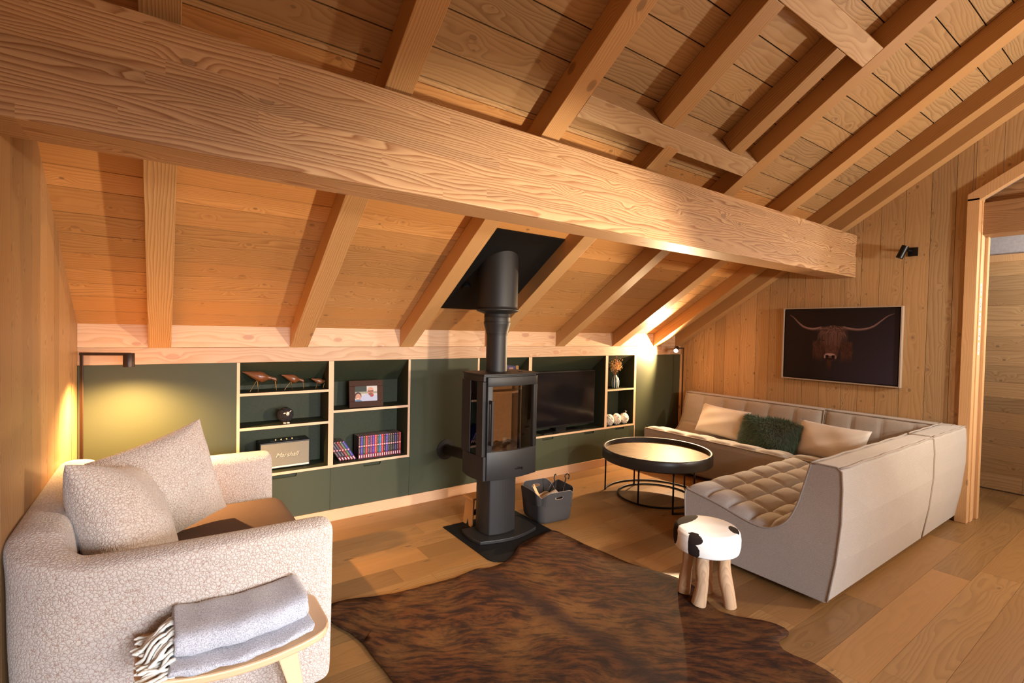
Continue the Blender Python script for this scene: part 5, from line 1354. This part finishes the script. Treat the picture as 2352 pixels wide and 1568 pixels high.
# black sheep
def woolly(cx, cy, cz, rx_, ry_, rz_, seed, amp, n=9):
    rr_ = random.Random(seed); mb = softbox(rx_, ry_, rz_, min(rx_, ry_, rz_), 26)
    pts = [V3((rr_.gauss(0, 1), rr_.gauss(0, 1), rr_.gauss(0, 1))).normalized() for _ in range(150)]
    v = []
    for p in mb.v:
        q = V3((p[0] / rx_, p[1] / ry_, p[2] / rz_)); q.normalize(); m_ = max(q.dot(s_) for s_ in pts)
        k = 1 - amp * 0.5 + amp * (max(0, m_ - 0.955) / 0.045) ** 0.7; v.append((cx + q.x * rx_ * k, cy + q.y * ry_ * k, cz + q.z * rz_ * k))
    mb.v = v; return mb
r = thing('sheep_figure', 'round black woolly sheep figure with a pale face on the middle shelf', 'figurine', (0.752, 3.93, 0.776))
woolly(0.752, 3.935, 0.836, 0.050, 0.046, 0.050, 3, 0.26).build('woolly_body', 'blackwool', r, smooth=True)
def blobm(c, rx_, ry_, rz_, rot=0): m_ = softbox(rx_, ry_, rz_, 1, 8); cc, ss = math.cos(rot), math.sin(rot); m_.v = [(c[0] + x * cc - z * ss, c[1] + y, c[2] + x * ss + z * cc) for x, y, z in m_.v]; return m_
blobm((0.758, 3.885, 0.850), 0.011, 0.010, 0.015, -0.2).build('face', 'cream', r, smooth=True)
blobm((0.737, 3.889, 0.853), 0.008, 0.003, 0.004, 0.1).build('ear', 'cream', r, smooth=True); blobm((0.777, 3.889, 0.866), 0.008, 0.003, 0.003, 0.7).build('ear', 'cream', r, smooth=True)
blobm((0.7575, 3.8755, 0.842), 0.003, 0.002, 0.002).build('mouth', 'iron', r, smooth=True)
for x in (0.738, 0.762): blobm((x, 3.890, 0.7815), 0.010, 0.012, 0.005).build('foot', 'cream', r, smooth=True)

# white sheep
def sheep_w(label, x, tail):
    r = thing('sheep_figure', label, 'figurine', (x, 3.90, 0.434), 'white woolly sheep')
    woolly(x, 3.905, 0.497, 0.052, 0.050, 0.060, int(x * 100), 0.22).build('woolly_body', 'wool', r, smooth=True)
    blobm((x + 0.036, 3.862, 0.512), 0.004, 0.004, 0.004).build('eye', 'iron', r, smooth=True)
    if tail: b = MB(); b.tube([(x + .02, 3.90, 0.55), (x + .03, 3.90, 0.573), (x + .045, 3.90, 0.578)], [.006, .004, .002], 6); b.tube([(x + .02, 3.90, 0.55), (x + .022, 3.90, 0.578), (x + .012, 3.90, 0.59)], [.006, .004, .002], 6); b.build('tuft', 'wool', r)
sheep_w('leftmost white woolly sheep on the bottom shelf of the narrow unit', 4.155, False)
sheep_w('middle white woolly sheep on the bottom shelf of the narrow unit', 4.275, False)
sheep_w('rightmost white woolly sheep with a tuft on its head, narrow unit', 4.400, True)

# ------------------------------------------------------------------ speaker
r = thing('speaker', 'black box speaker with a woven grey-gold grille on the bottom shelf', 'speaker', (0.75, 3.97, 0.434))
x0, x1, yf, yb = 0.578, 0.927, 3.925, 4.07
MB().box(x0, x1, yf, yb, 0.442, 0.640).build('case', 'grille_dark', r, bevel=0.008, seg=3)
MB().box(x0 + 0.010, x1 - 0.010, yf - 0.004, yf - 0.0002, 0.464, 0.628).build('grille', 'grille', r, bevel=0.002)
MB().box(x0 + 0.010, x1 - 0.010, yf - 0.005, yf - 0.0002, 0.450, 0.4625).build('trim_strip', 'cream', r)
MB().box(x0 + 0.075, x1 - 0.075, yf + 0.03, yf + 0.11, 0.6401, 0.6425).build('control_panel', 'iron', r)
for k in range(4): MB().lathe([(0, 0), (0.007, 0), (0.006, 0.008), (0, 0.008)], 14, (x0 + 0.115 + k * 0.038, yf + 0.05, 0.6426)).build('knob', 'brass', r)
for x in (x0 + 0.03, x1 - 0.03): MB().box(x - .012, x + .012, yf + .02, yb - .02, 0.4341, 0.442).build('foot', 'iron', r)
text_mesh('Marshall', 0.046, 'gold', r, Matrix.Translation((0.760, yf - 0.0062, 0.540)) @ FRONT, ext=0.0015, shear=0.45, name='script_logo')

# ------------------------------------------------------------------ framed photo
r = thing('framed_photo', 'dark wooden photo frame with a snapshot of two people, on the shelf above the books', 'picture frame', (1.35, 3.92, 0.853))
def frame_at(xc, yb_, zb_, W_, H_, bw_, lean, rot, parent, im, mat='darkframe'):
    M_ = Matrix.Translation((xc, yb_, zb_)) @ Matrix.Rotation(rot, 4, 'Z') @ Matrix.Rotation(-lean, 4, 'X')
    b = MB(); T = 0.018
    b.box(-W_ / 2, W_ / 2, 0, T, 0, bw_); b.box(-W_ / 2, W_ / 2, 0, T, H_ - bw_, H_); b.box(-W_ / 2, -W_ / 2 + bw_, 0, T, bw_, H_ - bw_); b.box(W_ / 2 - bw_, W_ / 2, 0, T, bw_, H_ - bw_)
    b.v = [tuple(M_ @ V3(v)) for v in b.v]; b.build('frame', mat, parent, bevel=0.002)
    b = MB().box(-W_ / 2 + .003, W_ / 2 - .003, T * .4, T * .9, .003, H_ - .003); b.v = [tuple(M_ @ V3(v)) for v in b.v]; b.build('back', 'gap', parent)
    if im is not None: paint_grid('photograph', W_ - 2 * bw_, H_ - 2 * bw_, im, 'print', parent, M_ @ Matrix.Translation((0, T * .4 - 0.0008, H_ / 2)) @ FRONT)
h_, w_ = 60, 84; im = np.zeros((h_, w_, 3)); gy, gx = np.mgrid[0:h_, 0:w_]; gx = gx / w_; gy = gy / h_
im[:] = lin((196, 186, 176)); im[(gy < .42) & (gx < .52)] = lin((58, 62, 54)); im[(gy > .35) & (gy < .5)] = lin((150, 146, 128))
def el(cx, cy, rx_, ry_, c): im[((gx - cx) / rx_) ** 2 + ((gy - cy) / ry_) ** 2 < 1] = lin(c)
el(.62, .98, .40, .48, (176, 178, 198)); el(.90, .80, .16, .20, (176, 178, 198)); el(.74, .60, .09, .12, (158, 60, 60)); el(.69, .36, .135, .27, (176, 120, 98)); el(.69, .20, .12, .12, (196, 146, 124))
el(.69, .52, .09, .09, (132, 86, 72)); im[(gy > .30) & (gy < .36) & (gx > .58) & (gx < .80)] = lin((50, 36, 34)); el(.13, .62, .15, .24, (70, 46, 40)); el(.14, .70, .12, .22, (190, 136, 114)); el(.13, .80, .06, .04, (220, 190, 180)); el(.12, .98, .18, .10, (90, 120, 150))
frame_at(1.352, 3.905, 0.8535, 0.272, 0.213, 0.046, 0.12, -0.07, r, im)
r = thing('framed_photo', 'wooden photo frame mostly hidden behind the stove flue', 'picture frame', (2.84, 3.96, 0.434))
im2 = np.ones((20, 14, 3)) * lin((70, 66, 90)); im2[6:14, 4:10] = lin((150, 110, 100))
frame_at(2.82, 3.95, 0.975, 0.19, 0.24, 0.035, 0.06, 0.12, r, im2, 'oldwood')
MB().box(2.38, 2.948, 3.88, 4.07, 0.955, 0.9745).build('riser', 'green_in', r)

# ------------------------------------------------------------------ books
BCOL = {2: (60, 20, 25), 3: (52, 30, 60), 4: (30, 26, 34), 5: (140, 30, 34), 6: (60, 90, 40), 7: (52, 48, 140), 8: (72, 34, 34), 9: (58, 44, 150), 10: (30, 74, 40), 11: (190, 48, 44), 12: (50, 50, 72), 13: (130, 40, 90), 14: (70, 50, 150), 15: (225, 62, 46), 16: (50, 72, 60), 17: (30, 110, 160), 18: (200, 44, 46), 19: (36, 30, 26), 20: (80, 56, 150), 21: (40, 42, 36), 22: (44, 36, 26), 23: (40, 36, 36), 24: (52, 46, 96), 25: (70, 24, 26), 26: (165, 38, 34)}
def book(num, x, y, zb_, lean, label):
    T, H_, D_ = 0.0172, 0.182, 0.115
    r = thing('book', label, 'book', (x, y, zb_)); parent_world.pop(r.name)
    r['group'] = 'numbered paperbacks in a row'
    col = lin(BCOL[num]); key = 'cover%d' % num
    MAT[key] = plain('book cover %d' % num, tuple(col), 0.35, bscale=90)
    b = MB(); b.box(0, 0.0008, 0.0, D_, 0, H_); b.box(T - 0.0008, T, 0, D_, 0, H_); b.box(0, T, -0.0006, 0.0004, 0, H_)
    cv = b.build('cover', key, r)
    MB().box(0.0009, T - 0.0009, 0.0005, D_ - 0.002, 0.002, H_ - 0.002).build('pages', 'paper', r)
    MB().box(0.0006, T - 0.0006, -0.0012, -0.0007, 0.002, 0.034).build('red_label', 'bookred', cv)
    MB().box(0.0055, T - 0.0055, -0.0018, -0.0013, 0.007, 0.029).build('publisher_mark', 'white', cv)
    MB().box(0.004, T - 0.004, -0.0012, -0.0007, H_ - 0.010, H_ - 0.004).build('top_mark', 'bookpink', cv)
    # badge with the volume number
    c_ = MB(); c_.lathe([(0, 0), (0.0072, 0), (0.0072, 0.0004), (0, 0.0004)], 14); c_.v = [(T / 2 + a, -0.0008 - c, 0.100 + b2) for a, b2, c in c_.v]; c_.build('badge', 'bookpink', cv)
    text_mesh(str(num), 0.0105, 'numcol', cv, Matrix.Translation((T / 2, -0.0017, 0.100)) @ FRONT, ext=0.0002, name='volume_number')
    rr_ = random.Random(num); b = MB()   # unreadable title and author strokes running down the spine
    for (z0, z1, n_) in ((0.113, 0.166, 9), (0.045, 0.086, 7)):
        for k in range(n_):
            z = z0 + (z1 - z0) * k / n_; wd = rr_.uniform(0.0022, 0.0042); cx = T / 2 + rr_.uniform(-0.0006, 0.0006)
            b.box(cx - wd, cx - wd + 0.0016, -0.0013, -0.0007, z, z + (z1 - z0) / n_ * rr_.uniform(.55, .9)); b.box(cx - wd, cx + wd, -0.0013, -0.0007, z, z + 0.0016)
    b.build('title', 'titlecol', cv)
    if lean: r.rotation_euler = (0, -lean, 0)
    return r
MAT['bookred'] = plain('book label red', (0.26, 0.015, 0.025), 0.4); MAT['bookpink'] = plain('book badge', (0.72, 0.26, 0.24), 0.4); MAT['numcol'] = plain('number ink', (0.9, 0.85, 0.8), 0.5); MAT['titlecol'] = plain('title ink', (0.55, 0.44, 0.42), 0.5)
x = 1.293
words = ['dull red-brown', 'violet-blue', 'green', 'orange-red', 'slate grey', 'plum', 'violet', 'bright vermilion', 'grey-green', 'sky blue', 'scarlet', 'dark brown-black', 'purple', 'near-black olive', 'dark brown', 'charcoal', 'dark navy', 'dark maroon', 'deep red']
for k, num in enumerate(range(8, 27)):
    book(num, x, 3.915, 0.4345, 0.0, '%s paperback number %d standing upright in the row' % (words[k], num)); x += 0.0190
lw = ['dark red', 'dark violet', 'black', 'crimson', 'olive green', 'blue-violet']
for k, num in enumerate(range(2, 8)):
    lean = math.radians(33); T = 0.0172
    xb = 1.272 - (5 - k) * 0.0222
    book(num, xb - 0.0172 * math.cos(lean) + 0.003, 3.915 + 0.001, 0.4345 + 0.0005, lean, '%s paperback number %d leaning to the left against the others' % (lw[k], num))

# ------------------------------------------------------------------ vase with dried flowers
VX, VY = 4.262, 3.93
r = thing('vase', 'small green and cream striped vase on the narrow upper shelf', 'vase', (VX, VY, 0.8532)); parent_world.pop(r.name)
vs_ = 0.9
b = MB(); b.lathe([(0, 0), (0.034 * vs_, 0), (0.047 * vs_, 0.008), (0.054 * vs_, 0.04), (0.054 * vs_, 0.085), (0.046 * vs_, 0.115), (0.026 * vs_, 0.133), (0.019 * vs_, 0.140), (0.022 * vs_, 0.150), (0.018 * vs_, 0.150), (0.015 * vs_, 0.135), (0, 0.130)], 40); b.build('body', 'stripes', r, smooth=True)
fr = thing('dried_flowers', 'bunch of golden dried flowers standing in the striped vase', 'flowers', (VX, VY, 0.99)); parent_world.pop(fr.name)
rr = random.Random(21); sb_ = MB(); fb1 = MB(); fb2 = MB()
for k in range(46):
    a = rr.uniform(0, 2 * PI); sp = rr.uniform(0.01, 0.095); hgt = rr.uniform(0.10, 0.225); top = V3((sp * math.cos(a) * 1.05, sp * math.sin(a) * 0.8, hgt))
    pts = [V3((0, 0, 0)), top * 0.4 + V3((rr.gauss(0, .008), rr.gauss(0, .008), .01)), top * .75 + V3((rr.gauss(0, .012), rr.gauss(0, .01), 0)), top]
    sb_.tube(pts, 0.0009, 4)
    for q in range(14):
        f = rr.uniform(0.45, 1.0); i = int(f * 3) if f < 1 else 2; p = pts[i].lerp(pts[min(i + 1, 3)], f * 3 - i) + V3((rr.gauss(0, .010), rr.gauss(0, .009), rr.gauss(0, .010)))
        s_ = rr.uniform(0.0022, 0.0052); tgt = fb2 if (k % 7 == 0) else fb1
        d1 = V3((rr.gauss(0, 1), rr.gauss(0, 1), rr.gauss(0, 1))).normalized(); d2 = d1.cross(V3((0.3, 0.5, 0.8))).normalized()
        tgt.obox(p, d1 * s_, d2 * s_ * .7, d1.cross(d2) * s_ * .35)
sb_.build('stems', 'stem', fr); o = fb1.build('blossoms', 'flower', fr); o['kind'] = 'stuff'; o = fb2.build('pink_blossoms', 'flower2', fr); o['kind'] = 'stuff'
